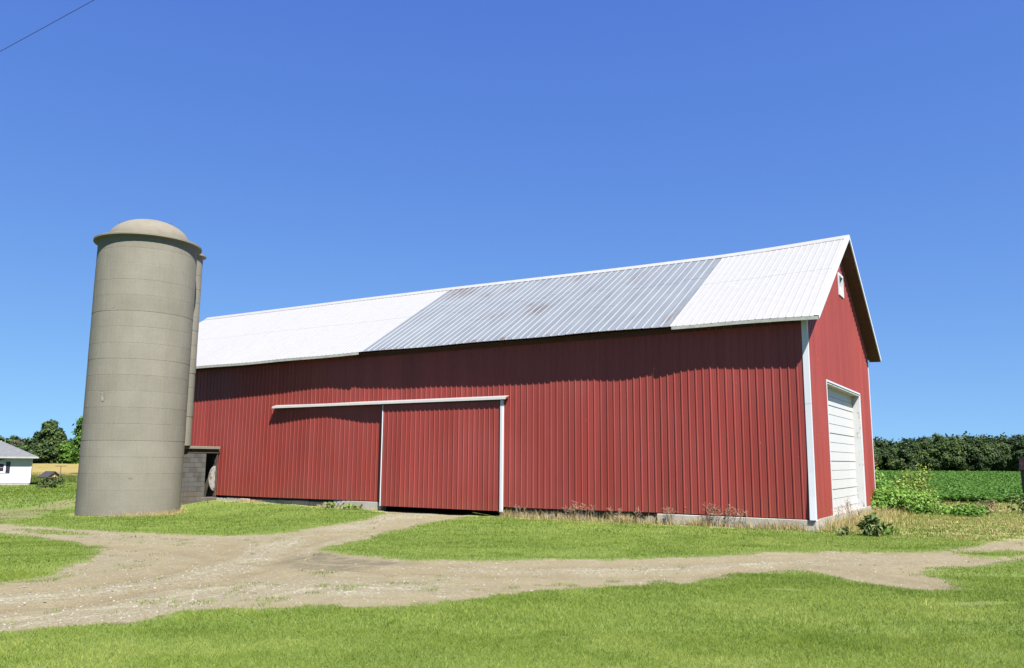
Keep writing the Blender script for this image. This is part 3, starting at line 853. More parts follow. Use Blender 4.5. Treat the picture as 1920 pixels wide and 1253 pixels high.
# ---------------------------------------------------------------- white outbuilding far left
def gz(x, y): return float(tz(np.array(x), np.array(y)))
M_VINYL = plain("white_vinyl", (0.372, 0.372, 0.363), .5, .04)
M_SHING = NT("grey_shingles"); M_SHING.set(Roughness=.9)
_p = M_SHING.geo(); _a = M_SHING.noise(M_SHING.mp(_p, (1.2, 1.2, 9)), 2.5, 4); M_SHING.color(M_SHING.ramp(_a, (.3, (0.053, 0.058, 0.065)), (.7, (0.088, 0.093, 0.102)))); M_SHING = M_SHING.m
M_SHUT = plain("dark_shutter", (0.009, 0.008, 0.021), .5, .2)
hx1, hy = -50.75, 88.2; hg = gz(hx1, hy)
house = empty("white_outbuilding", (hx1, hy, hg), R(29))
tag(house, "low white vinyl-sided building with a grey hip roof, far left behind the silo", "house")
HW, HD, HH = 13.0, 8.5, 2.95
b = MB(); b.box(-HW, 0, .0, HD, -.6, .22); b.build("foundation", M_FOUND, house)
nb = 14
wx0, wx1, wz0, wz1 = -4.0, -2.55, 1.35, 2.25
for k in range(nb):
    z0 = .22 + k * (HH - .22) / nb; z1 = z0 + (HH - .22) / nb
    b = MB(); b.hexa([(-HW, -.035, z0), (.02, -.035, z0), (.02, .06, z0), (-HW, .06, z0), (-HW, -.008, z1), (.02, -.008, z1), (.02, .06, z1), (-HW, .06, z1)])
    b.build("siding_board", M_VINYL, house)
b = MB(); b.box(-HW, -.02, .062, HD, .22, HH); b.build("wall", M_VINYL, house)
b = MB(); b.box(-.06, .055, -.05, .08, .22, HH); b.build("corner_board", M_VINYL, house)
ov = .62; rz_ = 1.92; hr = MB()
e = [(-HW - ov, -ov, HH - .02), (ov, -ov, HH - .02), (ov, HD + ov, HH - .02), (-HW - ov, HD + ov, HH - .02)]
r1, r2 = (-HW + 3.6, HD / 2, HH + rz_), (-3.6, HD / 2, HH + rz_)
hr.quad(e[0], e[1], r2, r1); hr.quad(e[1], e[2], r2); hr.quad(e[2], e[3], r1, r2); hr.quad(e[3], e[0], r1); hr.quad(e[3], e[2], e[1], e[0])
rf = hr.build("roof", M_SHING, house)
b = MB(); b.box(-HW - ov, ov, -ov - .02, -ov + .03, HH - .16, HH - .005); b.box(ov - .03, ov + .02, -ov + .03, HD + ov, HH - .16, HH - .005); b.build("fascia", M_FASCIA, house)
b = MB(); b.box(-HW - ov + .02, ov - .04, -ov + .03, -.0, HH - .15, HH - .12); b.build("soffit", M_FASCIA, house)
wd_ = empty("window"); wd_.parent = house
sx = -2.89
for (x0, x1, z0, z1) in ((sx - .60, sx + .60, 1.28, 1.42), (sx - .60, sx + .60, 2.22, 2.40), (sx - .60, sx - .44, 1.42, 2.22), (sx + .44, sx + .60, 1.42, 2.22)):
    b = MB(); b.box(x0, x1, -.075, -.038, z0, z1); b.build("window_frame", M_VINYL, wd_)
for i in range(2):
    for j in range(2):
        b = MB(); b.box(sx - .43 + i * .44, sx - .43 + i * .44 + .41, -.050, -.044, 1.43 + j * .4, 1.43 + j * .4 + .37); b.build("pane", M_SHUT, wd_)
b = MB(); b.box(sx - .44, sx + .44, -.042, -.037, 1.42, 2.22); b.build("muntins", M_VINYL, wd_)
for s in (-1, 1):
    b = MB(); x0 = sx + s * .62 if s > 0 else sx - .62 - .38
    b.box(x0, x0 + .38, -.07, -.038, 1.26, 2.42); b.build("shutter", M_SHUT, house)
b = MB(); b.v = [(sx - .75, -.50, HH - .16), (sx + .75, -.50, HH - .16), (sx + .25, -.46, HH - .30), (sx + .02, -.44, HH - .42), (sx - .2, -.46, HH - .30), (sx - .75, -.10, HH - .16), (sx + .75, -.10, HH - .16), (sx + .25, -.12, HH - .30), (sx + .02, -.14, HH - .42), (sx - .2, -.12, HH - .30)]
b.f = [(0, 1, 2, 3, 4), (9, 8, 7, 6, 5), (0, 5, 6, 1), (1, 6, 7, 2), (2, 7, 8, 3), (3, 8, 9, 4), (4, 9, 5, 0)]
b.build("dark_eave_shape", M_DARK, house)  # dark pointed shape hung under the eave

# ---------------------------------------------------------------- wishing well planter, clothes post
wxy = (-43.75, 79.3); wg = gz(*wxy)
well = empty("wishing_well", (wxy[0], wxy[1], wg), R(-27))
tag(well, "small wishing well planter with a dark shingled gable roof on the far lawn", "wishing well")
M_WOOD = plain("weathered_wood", (.26, .17, .10), .8, .25, 5)
M_TERRA = plain("terracotta", (.11, .055, .042), .8, .2, 5)
M_RSH = plain("dark_shingle", (.018, .019, .023), .85, .2, 8)
b = MB(); n = 12
for i in range(n):
    a0_, a1_ = 2 * math.pi * i / n, 2 * math.pi * (i + 1) / n
    for (r0_, r1_, z0, z1) in ((.46, .50, 0, .50),):
        b.quad((r0_ * math.cos(a0_), r0_ * math.sin(a0_), z0), (r0_ * math.cos(a1_), r0_ * math.sin(a1_), z0), (r1_ * math.cos(a1_), r1_ * math.sin(a1_), z1), (r1_ * math.cos(a0_), r1_ * math.sin(a0_), z1))
        b.quad((r1_ * math.cos(a0_), r1_ * math.sin(a0_), z1), (r1_ * math.cos(a1_), r1_ * math.sin(a1_), z1), (.36 * math.cos(a1_), .36 * math.sin(a1_), z1), (.36 * math.cos(a0_), .36 * math.sin(a0_), z1))
        b.quad((.36 * math.cos(a0_), .36 * math.sin(a0_), z1), (.36 * math.cos(a1_), .36 * math.sin(a1_), z1), (.34 * math.cos(a1_), .34 * math.sin(a1_), .2), (.34 * math.cos(a0_), .34 * math.sin(a0_), .2))
b.build("well_curb", M_WOOD, well)
for s in (-1, 1):
    b = MB(); b.box(s * .42 - .05, s * .42 + .05, -.05, .05, .0, 1.12); b.build("post", M_WOOD, well)
for s in (-1, 1):
    b = MB(); y0 = s * .80; b.hexa([(-.72, y0, 1.0), (.72, y0, 1.0), (.72, y0 * .97, .95), (-.72, y0 * .97, .95), (-.72, 0, 1.58), (.72, 0, 1.58), (.72, 0, 1.52), (-.72, 0, 1.52)])
    b.build("roof_panel", M_RSH, well)
for s in (-1, 1):
    b = MB(); x0 = s * .55; b.v = [(x0 - .02, -.7, 1.02), (x0 - .02, .7, 1.02), (x0 - .02, 0, 1.5), (x0 + .02, -.7, 1.02), (x0 + .02, .7, 1.02), (x0 + .02, 0, 1.5)]
    b.f = [(0, 1, 2), (5, 4, 3), (0, 3, 4, 1), (1, 4, 5, 2), (2, 5, 3, 0)]; b.build("gable_board", plain("pine_board", (.40, .26, .15), .7, .2), well)
b = MB(); b.tube([(-.5, 0, .86), (.62, 0, .86)], [.045, .045], 8); b.build("windlass", M_WOOD, well)
pot = lathe([(0, 0), (.13, 0), (.18, .20), (.21, .20), (.21, .25), (.17, .25), (.13, .2), (0, .19)], 14).build("flower_pot", M_TERRA)
pot.location = (wxy[0] - .25, wxy[1] - .85, gz(wxy[0] - .25, wxy[1] - .85)); tag(pot, "reddish clay pot on the lawn at the foot of the wishing well", "flower pot")

cxy = (-50.6, 93.8); cg = gz(*cxy)
cp = empty("clothes_post", (cxy[0], cxy[1], cg), 0)
tag(cp, "brown T-shaped clothesline post in front of the golden field", "clothes post")
b = MB(); b.tube([(0, 0, -.4), (0, 0, 1.98)], [.045, .045], 8); b.build("post", M_RUSTY, cp)
b = MB(); b.tube([(-.62, 0, 1.96), (.62, 0, 1.96)], [.04, .04], 8); b.build("crossbar", M_RUSTY, cp)

# ---------------------------------------------------------------- overhead wire, rusty stand at the right edge
def raypt(d, t): return (d[0] * t, d[1] * t, EYE + d[2] * t)
pA, pB = Vector((-20.6, 26.4, 14.6)), Vector((-8.2, 22.1, 16.4))
WA = Vector(raypt((-.6244, .93654, .48744), 24)); WB = Vector(raypt((-.51016, .92682, .55035), 23))
dw = (WB - WA)
pts = [WA + dw * t + Vector((0, 0, .012 * (t - .5) ** 2)) for t in np.linspace(-5, 7, 25)]
b = MB(); b.tube(pts, [.009] * len(pts), 6)
wire = b.build("overhead_wire", plain("wire_black", (.02, .022, .03), .5, .05), None)
tag(wire, "thin overhead wire crossing the top left corner of the sky", "wire")

rx, ry = 29.93, 47.6; rg = gz(rx, ry)
M_PINK = plain("faded_red_paint", (.34, .09, .08), .6, .25, 4)
st = empty("rusty_feeder", (rx, ry, rg), R(8))
tag(st, "red box with a raised lid on a rusty iron stand at the right edge", "farm equipment")
for (x_, y_) in ((-.01, 0), (1.15, 0), (-.01, 1.0), (1.15, 1.0)):
    b = MB(); b.hexa([(x_ - .01, y_ - .06, -.3), (x_ + .14, y_ - .06, -.3), (x_ + .14, y_ + .06, -.3), (x_ - .01, y_ + .06, -.3), (x_ - .07, y_ - .06, 1.68), (x_ + .09, y_ - .06, 1.68), (x_ + .09, y_ + .06, 1.68), (x_ - .07, y_ + .06, 1.68)]); b.build("leg", M_RUSTY, st)
b = MB(); b.hexa([(-.12, -.1, 1.70), (1.35, -.1, 1.70), (1.35, 1.1, 1.70), (-.12, 1.1, 1.70), (-.06, -.1, 2.40), (1.35, -.1, 2.40), (1.35, 1.1, 2.40), (-.06, 1.1, 2.40)]); b.build("box", M_PINK, st)
b = MB(); b.box(-.16, 1.4, -.14, 1.14, 2.425, 2.50); b.build("lid", M_RUSTY, st)
b = MB(); b.box(-.14, 1.36, -.115, -.102, 1.70, 1.80); b.build("band", M_RUSTY, st)
b = MB(); b.box(.36, 1.1, -.112, -.1, 1.86, 2.36); b.build("opening", M_DARK, st)
b = MB(); b.tube([(.2, .2, 2.5), (.25, .2, 2.78), (.45, .2, 2.80)], [.05, .05, .05], 6); b.build("spout", M_RUSTY, st)

# ---------------------------------------------------------------- foliage
def leaf_quads(c, size, rg, flat=.35, stretch=1.5, out=None):
    """rhombic leaves: one quad per centre, random facing, turned outwards where out is given"""
    n = len(c); nrm = rg.normal(size=(n, 3)); nrm[:, 2] = np.abs(nrm[:, 2]) + flat
    if out is not None: nrm = nrm * .5 + out * 1.1
    nrm /= np.linalg.norm(nrm, axis=1)[:, None]
    a = np.cross(nrm, rg.normal(size=(n, 3))); a /= np.linalg.norm(a, axis=1)[:, None]
    b = np.cross(nrm, a); s = np.asarray(size).reshape(-1, 1) * np.ones((n, 1))
    a = a * s * .5 * stretch; b = b * s * .5
    v = np.stack([c - a, c - b + a * .1 - nrm * s * .08, c + a, c + b + a * .1 - nrm * s * .08], 1).reshape(-1, 3)
    return v, np.arange(4 * n).reshape(n, 4)
def leaf_object(name, c, size, m, rg, parent=None, tint=None, flat=.35, stretch=1.5, out=None):
    v, f = leaf_quads(c, size, rg, flat, stretch, out)
    t = rg.random(len(c)) if tint is None else tint
    me = fast_mesh(name, v, f, m, {"tint": np.repeat(t, 4)})
    o = bpy.data.objects.new(name, me); o.parent = parent; return link(o)
def blob(rg, n, rad):
    d = rg.normal(size=(n, 3)); d /= np.linalg.norm(d, axis=1)[:, None]
    return d * (rg.random(n) ** .45)[:, None] * np.asarray(rad)
def crown_pts(rg, lobes, per, clump_r, shell=.72):
    """lobes [(cx,cy,cz,rx,ry,rz)] -> leaf clump points on and under the lobes' surfaces, with gaps"""
    out, tin, dr = [], [], []
    for (x, y, z, a, b_, c) in lobes:
        n = max(6, int(per * (a * b_ * c) ** .66))
        d = rg.normal(size=(n, 3)); d /= np.linalg.norm(d, axis=1)[:, None]
        r = shell + (1.05 - shell) * rg.random(n)
        out.append(np.array([x, y, z]) + d * r[:, None] * np.array([a, b_, c])); dr.append(d); tin.append(np.clip(rg.normal(.5, .22) + rg.normal(0, .12, n), 0, 1))
    return np.concatenate(out), np.concatenate(tin), np.concatenate(dr)
def tree(name, label, x, y, h, lobes, leaf, per_lobe, per_clump, clump_r, m, bark, seed, group=None, trunk_r=.25, trunk_top=.55, limbs=4, gz0=None):
    rg = np.random.default_rng(seed); g = gz(x, y) if gz0 is None else gz0
    o = empty(name, (x, y, g)); tag(o, label, "tree", group)
    c, ti, dr = crown_pts(rg, lobes, per_lobe, clump_r)
    pts = (c[:, None, :] + rg.normal(size=(len(c), per_clump, 3)) * clump_r).reshape(-1, 3)
    tint = np.clip(np.repeat(ti, per_clump) + rg.normal(0, .16, len(pts)), 0, 1)
    k = pts[:, 2] > .1
    leaf_object("crown", pts[k], leaf * (.7 + .6 * rg.random(k.sum())), m, rg, o, tint[k], out=np.repeat(dr, per_clump, 0)[k])
    b = MB(); th = h * trunk_top
    b.tube([(0, 0, -.3), (.05, .02, th * .35), (-.05, .05, th * .75), (.02, 0, th)], [trunk_r * 1.2, trunk_r, trunk_r * .8, trunk_r * .5], 7)
    for i in range(limbs):
        L = lobes[i % len(lobes)]; s = Vector((0, 0, th * (.5 + .12 * i)))
        e_ = Vector((L[0], L[1], L[2])); mid = (s + e_) / 2 + Vector((rg.normal() * .2, rg.normal() * .2, .1))
        b.tube([s, mid, e_], [trunk_r * .42, trunk_r * .3, trunk_r * .1], 5)
    b.build("trunk", bark, o)
    return o
M_BARK = plain("bark_grey", (.13, .11, .09), .95, .35, 4)
M_BARKP = plain("bark_pale", (.34, .32, .29), .95, .3, 4)
L_DARK = mat_leaf("leaf_dark", (0.013, 0.025, 0.007), (0.027, 0.051, 0.014), (0.059, 0.090, 0.024), .22)
L_OAK = mat_leaf("leaf_forest", (0.008, 0.017, 0.006), (0.019, 0.037, 0.010), (0.044, 0.069, 0.020), .2)
L_MID = mat_leaf("leaf_mid", (0.015, 0.031, 0.009), (0.032, 0.056, 0.015), (0.064, 0.093, 0.025), .25)
L_BRIGHT = mat_leaf("leaf_bright", (0.034, 0.076, 0.010), (0.060, 0.128, 0.017), (0.111, 0.178, 0.030), .35)
L_DULL = mat_leaf("leaf_dull", (0.030, 0.036, 0.019), (0.055, 0.061, 0.036), (0.089, 0.089, 0.060), .2)

def lobes_for(rg, w, h, base, n, top=1.0):
    out = []
    for i in range(n):
        t = (i + .5) / n
        z = base + (h - base) * (.12 + .80 * t)
        rr = w * .5 * math.sqrt(max(.05, 1 - (2 * t - .85) ** 2 * .8))
        a = rg.random() * 6.28
        s = rr * rg.uniform(.45, .75)
        out.append((math.cos(a) * rr * .5, math.sin(a) * rr * .5, min(z, h - s * .8), s * 1.1, s * 1.1, s * .85))
    return out

# left wood: trees one can tell apart
rgt = np.random.default_rng(5)
def lt(px_x, y, h, w, base, n, m, label, seed, per=16, leaf=.75, bark=M_BARK, name="tree", group=None, pc=9):
    rg = np.random.default_rng(seed)
    return tree(name, label, px_x, y, h, lobes_for(rg, w, h, base, n), leaf, per, pc, .42, m, bark, seed, group, .3 * h / 14)
YT = 330
lt(-182.9, YT, 18.6, 8.6, 1.5, 20, L_MID, "tallest deciduous tree of the left wood, rising above its neighbours", 21, 22)
lt(-176.1, YT - 6, 15.2, 4.2, 2, 11, L_MID, "slender tall tree at the right shoulder of the left wood's tallest tree", 22, 20)
lt(-190.1, YT + 3, 13.6, 4.4, 4, 9, L_DARK, "dark tree with a round top left of the tallest tree in the left wood", 23, 20)
lt(-195.1, YT - 2, 11.4, 5.2, 2, 10, L_DULL, "sparse greyish tree with a pale bare trunk behind the white outbuilding", 24, 8, .6, M_BARKP)
lt(-200.1, YT + 4, 11.8, 5.4, 2, 11, L_DARK, "dark bushy tree above the grey hip roof, near the left edge", 25, 20)
lt(-205.7, YT + 2, 11.2, 7.5, 1, 13, L_DARK, "broad dark tree at the left edge behind the grey hip roof", 26, 20)
lt(-171.3, YT + 8, 10.8, 4.8, 1, 10, L_DULL, "dull olive tree beside the silo edge at the back of the left wood", 27, 16)
lt(-187.5, YT - 12, 7.8, 6.5, .3, 10, L_DARK, "low dark shrubby tree under the left wood, above the golden field", 28, 20)
lt(-179.5, YT - 14, 8.4, 7.5, .3, 12, L_OAK, "dark undergrowth tree at the foot of the tallest tree in the left wood", 29, 22)
lt(-166.8, YT - 16, 8.8, 6.0, .3, 11, L_BRIGHT, "bright green tree at the wood's edge just left of the silo", 30, 18)
lt(-172.0, YT - 12, 9.8, 6.0, .3, 11, L_MID, "mid green tree low in the left wood, between its tallest tree and the silo", 31, 18)
lt(-194.5, YT - 10, 6.6, 6.0, .3, 10, L_DULL, "grey green thicket tree just above the slope of the grey hip roof", 32, 18)
b = MB(); b.tube([(0, 0, 0), (.1, 0, 5), (-.1, 0, 9.2)], [.32, .25, .1], 7); b.tube([(0, 0, 5.5), (1.2, 0, 8), (1.5, 0, 9.6)], [.14, .09, .03], 5); b.tube([(0, 0, 6.5), (-1.0, 0, 8.4)], [.12, .03], 5); b.tube([(0, 0, 4.2), (-1.4, 0, 6.3)], [.12, .03], 5)
snag = b.build("dead_tree", M_BARKP, None, loc=(-191.5, YT - 18, gz(-191.5, YT - 18))); tag(snag, "bare pale dead trunk standing before the left wood", "tree")
# the nearer tree whose branches show past the silo
rg = np.random.default_rng(77)
lobs = [(-2.6, 0, 6.6, .9, 1.1, .6), (-2.1, 0, 7.6, 1.0, 1.0, .7), (-2.2, 0, 4.9, 1.0, 1.0, .6), (-1.3, 0, 8.6, 1.1, 1.1, .7), (-2.0, 0, 5.4, 1.4, 1.4, .9), (0, 0, 7.5, 2.0, 2.0, 1.6), (.6, 0, 9.3, 1.6, 1.6, 1.1), (1.6, 0, 6, 2, 2, 1.4), (-2.0, -.3, 3.6, 1.3, 1.2, .7), (.4, .5, 4.6, 2, 2, 1.2)]
tree("tree", "near green tree whose leafy branches stick out behind the silo's left side", -55.3, 112, 10.5, lobs, .30, 26, 14, .30, L_BRIGHT, M_BARK, 77, None, .22, .6, 5)

# wood at the right: individual crowns along its edge, the mass behind them
for i in range(27):
    rg = np.random.default_rng(300 + i)
    x = 118 + i * 3.9 + rg.uniform(-1.1, 1.1); y = 300 - (x - 118) * .04 + rg.uniform(-2, 2)
    h = 9.3 + rg.uniform(-2.4, 3.2) + 2.4 * min(1, max(0, (x - 128) / 50)) + .7 * math.sin(x * .13)
    tree("forest_tree", "dark green leafy tree at the front of the wood beyond the bean field", x, y, h, lobes_for(rg, rg.uniform(5.4, 8.0), h, -.6, 13), .40, 27, 14, .34, (L_OAK, L_DARK, L_OAK, L_MID)[i % 4], M_BARK, 300 + i, "front trees of the right-hand wood", .3)
rg = np.random.default_rng(9)
n = 2600; xs = rg.uniform(108, 236, n); ys = rg.uniform(303, 326, n)
hh = 8.0 + 3.6 * fbm(xs * .12, ys * .1, 4) + 2.2 * np.clip((xs - 128) / 50, 0, 1)
zs_ = gz(160, 300) + hh * rg.random(n) ** .6
c = np.stack([xs, ys, zs_], 1); pts = (c[:, None] + rg.normal(size=(n, 14, 3)) * .85).reshape(-1, 3)
wood = leaf_object("far_wood", pts, .8 * (.7 + .6 * rg.random(len(pts))), L_OAK, rg); wood["kind"] = "stuff"
tag(wood, "deep dark mass of the wood behind its front trees", "wood")
n = 1500; xs = rg.uniform(-232, -160, n); ys = rg.uniform(336, 352, n); zs_ = gz(-190, 330) + (8.2 + 2.5 * fbm(xs * .15, ys * .1, 8)) * rg.random(n) ** .6
c = np.stack([xs, ys, zs_], 1); pts = (c[:, None] + rg.normal(size=(n, 14, 3)) * .8).reshape(-1, 3)
wood2 = leaf_object("far_wood", pts, .8 * (.7 + .6 * rg.random(len(pts))), L_DARK, rg); wood2["kind"] = "stuff"
tag(wood2, "hazy low wood closing the golden field on the left", "wood")

# ---------------------------------------------------------------- fields
def field(name, poly_fn, x0, x1, y0, y1, nx_, ny_, h, m, edge=1.2, seed=3):
    X, Y = np.meshgrid(np.linspace(x0, x1, nx_), np.linspace(0, 1, ny_)); lo, hi = poly_fn(X); Y = lo + (hi - lo) * Y ** 1.6
    Z = tz(X, Y) + h * (.85 + .3 * fbm(X * .5, Y * .5, seed))
    Z[0] = tz(X[0], Y[0]) - .05; Z[-1] = tz(X[-1], Y[-1]) - .05
    i = np.arange(nx_ * ny_).reshape(ny_, nx_); q = np.stack([i[:-1, :-1], i[:-1, 1:], i[1:, 1:], i[1:, :-1]], -1).reshape(-1, 4)
    o = link(bpy.data.objects.new(name, fast_mesh(name, np.stack([X.ravel(), Y.ravel(), Z.ravel()], 1), q, m))); o["kind"] = "structure"; return o
def mat_field(name, c0, c1, c2, sc=.9, stripe=None):
    n = NT(name); n.set(Roughness=.95, Specular_IOR_Level=.1); p = n.geo()
    a = n.noise(n.mp(p, (1, .35, 1)), sc, 5, .65); c = n.ramp(a, (.3, c0), (.5, c1), (.72, c2))
    if stripe:
        w = n.noise(n.mp(p, (.008, .12, 1)), 2.0, 3); c = n.mix(n.math("MULTIPLY", n.rampv(w, .45, .62), .5), c, stripe)
    n.color(c); n.bump(a, .6, .15); return n.m
def shift_front(base, amp, s): return lambda X: (base + amp * (fbm(X * .4, X * .1, s) - .5), None)
M_WHEAT = mat_field("ripe_wheat", (0.129, 0.100, 0.031), (0.160, 0.129, 0.044), (0.186, 0.156, 0.061), .7, (0.119, 0.090, 0.028))
M_VERGE = mat_field("tall_verge_grass", (0.035, 0.060, 0.009), (0.065, 0.092, 0.017), (0.106, 0.120, 0.031), 1.2)
field("wheat_field", lambda X: (107 + .8 * fbm(X * .6, X * 0, 2), 316 + 0 * X), -230, -20, 0, 0, 260, 60, .75, M_WHEAT)
M_BEAN = mat_field("bean_canopy", (0.018, 0.044, 0.006), (0.030, 0.068, 0.010), (0.048, 0.092, 0.016), 3.0)
field("bean_field", lambda X: (41.6 + .10 * (X - 20) + .6 * fbm(X * .8, X * 0, 6), 296 - .02 * X), 16.5, 250, 0, 0, 420, 140, .22, M_BEAN)
# bean leaves: biggest and closest near the front edge
rg = np.random.default_rng(12)
def beans(n, y0, y1, size, hz):
    y = y0 + (y1 - y0) * rg.random(n) ** 1.3; x = y * (.40 + .30 * rg.random(n)); k = (y > 40.6 + .10 * (x - 20) + .5 * np.sin(x * 2.1)) & (x > 17)
    x, y = x[k], y[k]; rowp = .5 + .5 * np.cos(2 * math.pi * (y + .2 * x) / .76)
    z = tz(x, y) + .16 + hz * rg.random(len(x)) + .08 * rowp
    return np.stack([x, y, z], 1), np.full(len(x), size) * (.7 + .6 * rg.random(len(x)))
A = [beans(42000, 40.5, 72, .125, .16), beans(40000, 66, 140, .17, .16), beans(30000, 125, 296, .28, .18)]
bc = np.concatenate([a[0] for a in A]); bs = np.concatenate([a[1] for a in A])
L_BEAN = mat_leaf("bean_leaf", (0.026, 0.067, 0.008), (0.041, 0.099, 0.013), (0.067, 0.129, 0.022), .3)
bo = leaf_object("bean_plants", bc, bs, L_BEAN, rg, None, None, 1.2, 1.3); bo["kind"] = "stuff"
tag(bo, "low green bean plants filling the field right of the barn", "crop")

# ---------------------------------------------------------------- shrubs and weeds by the gable
def shrub(name, label, cat, x, y, lobes, leaf, per, m, seed, cr=.10, pc=6, stems=7, group=None, flat=.5, stretch=1.5):
    rg = np.random.default_rng(seed); o = empty(name, (x, y, gz(x, y))); tag(o, label, cat, group)
    c, ti, dr = crown_pts(rg, lobes, per, cr, .45)
    pts = (c[:, None] + rg.normal(size=(len(c), pc, 3)) * cr).reshape(-1, 3); k = pts[:, 2] > .03
    tint = np.clip(np.repeat(ti, pc) + rg.normal(0, .2, len(pts)), 0, 1)
    leaf_object("leaves", pts[k], leaf * (.65 + .7 * rg.random(k.sum())), m, rg, o, tint[k], flat, stretch, np.repeat(dr, pc, 0)[k] * .6)
    b = MB()
    for i in range(stems):
        L = lobes[i % len(lobes)]; e_ = (L[0] + rg.normal() * L[3] * .5, L[1] + rg.normal() * L[4] * .5, L[2] + L[5] * .7)
        b.tube([(rg.normal() * .15 + e_[0] * .3, rg.normal() * .15 + e_[1] * .3, -.05), (e_[0] * .7, e_[1] * .7, e_[2] * .6), e_], [.016, .012, .005], 5)
    b.build("stems", M_STEM, o); return o
M_STEM = plain("stem_brown", (.12, .10, .05), .9, .3)
L_BRAM = mat_leaf("bramble_leaf", (0.041, 0.101, 0.013), (0.078, 0.166, 0.021), (0.139, 0.238, 0.046), .35)
L_YEL = mat_leaf("yellow_green_leaf", (0.079, 0.127, 0.019), (0.136, 0.189, 0.037), (0.222, 0.264, 0.064), .4)
L_THI = mat_leaf("thistle_leaf", (.040, .064, .018), (.070, .105, .030), (.125, .160, .060), .3)
L_RED = mat_leaf("reddish_tip_leaf", (0.136, 0.085, 0.017), (0.204, 0.076, 0.025), (0.255, 0.136, 0.043), .35)
shrub("bramble", "low bright green bramble mound against the barn's far gable corner", "shrub", 14.62, 31.75, [(-.85, -.1, .42, .75, .7, .42), (-.2, 0, .50, .75, .7, .48), (.5, -.2, .42, .7, .7, .42), (-.6, .6, .65, .6, .6, .45), (.2, .7, .65, .7, .6, .45), (1.05, -.3, .30, .55, .5, .32), (-1.2, -.5, .3, .5, .5, .3)], .075, 330, L_BRAM, 41, .09)
o_ = shrub("sapling", "tall dark green sapling with a reddish tip behind the bramble mound", "sapling", 15.35, 35.6, [(0, 0, .9, .55, .5, .5), (-.05, 0, 1.35, .42, .4, .4), (.22, 0, 1.15, .4, .4, .35), (.03, 0, 1.65, .22, .22, .25)], .085, 230, L_BRAM, 42)
rg = np.random.default_rng(43); c = np.array([.10, 0, 1.88]) + rg.normal(size=(40, 3)) * (.10, .10, .12); leaf_object("reddish_shoot", c, .10, L_RED, rg, o_)
shrub("bush", "loose yellow green bush reaching up in front of the bean field", "bush", 17.15, 35.6, [(-.3, 0, .75, .7, .6, .5), (.35, 0, .8, .65, .6, .55), (.05, .1, 1.25, .5, .5, .45), (.45, 0, 1.55, .28, .28, .35), (-.75, 0, .9, .45, .4, .4), (-.45, 0, 1.3, .3, .3, .3)], .075, 150, L_YEL, 44, .11)
shrub("thistle", "dark green spiky thistle clump in the dry grass before the overhead door", "weed", 9.36, 21.75, [(0, 0, .20, .27, .25, .20), (-.1, 0, .33, .18, .17, .14), (.12, 0, .30, .18, .17, .16), (0, -.05, .42, .12, .12, .12)], .085, 430, L_THI, 45, .04, 6, 9, None, .1, 2.6)
shrub("thistle", "tiny dark weed at the barn's concrete corner", "weed", 8.55, 21.75, [(0, 0, .08, .16, .14, .10), (.05, 0, .14, .1, .1, .08)], .065, 300, L_THI, 46, .03, 6, 4, None, .1, 2.2)
shrub("weed", "fresh green sprout just right of the spiky thistle clump", "weed", 9.95, 21.95, [(0, 0, .07, .24, .2, .08)], .075, 320, L_BRAM, 47, .04)
shrub("vine", "sprawling bright green vine patch low in the dry grass near the bean field", "vine", 16.1, 30.8, [(-.9, .2, .14, .6, .5, .16), (-.1, .0, .16, .7, .5, .18), (.7, -.2, .2, .6, .5, .2), (.3, -.6, .12, .6, .4, .14)], .08, 330, L_BRAM, 48)
shrub("bush", "dark green bush at the right edge of the dry grass", "bush", 19.7, 32.3, [(0, 0, .35, .45, .4, .35), (.4, 0, .5, .5, .4, .45)], .10, 140, L_THI, 49)
shrub("weed", "tall dry brown weed patch left of the dark bush at the right", "weed", 18.6, 32.6, [(0, 0, .28, .5, .3, .26)], .05, 260, mat_leaf("dry_brown_leaf", (.10, .07, .045), (.17, .12, .08), (.24, .19, .12), .2), 50, .07)
for (i, (x, y, w)) in enumerate(((-6.55, 32.05, .8), (-5.8, 31.45, .35))):
    shrub("weed", ("bright green weed patch along the barn's stone sill left of the sliding door", "small green weed at the sill nearer the sliding door")[i], "weed", x, y, [(-w * .5, w * .3, .10, w * .5, .14, .11), (w * .4, -w * .25, .10, w * .5, .14, .1)], .085, 260, L_YEL, 60 + i, .05)
shrub("bush", "leafy green bush beside the wishing well", "bush", wxy[0] + .65, wxy[1] - .35, [(-.1, 0, .5, .85, .6, .5), (.35, 0, .75, .5, .45, .4), (-.4, -.2, .35, .6, .5, .35)], .12, 100, L_MID, 52)
shrub("bush", "small dark bush at the left foot of the wishing well", "bush", wxy[0] - .7, wxy[1] - .35, [(0, 0, .4, .35, .35, .4)], .10, 130, L_DARK, 53)

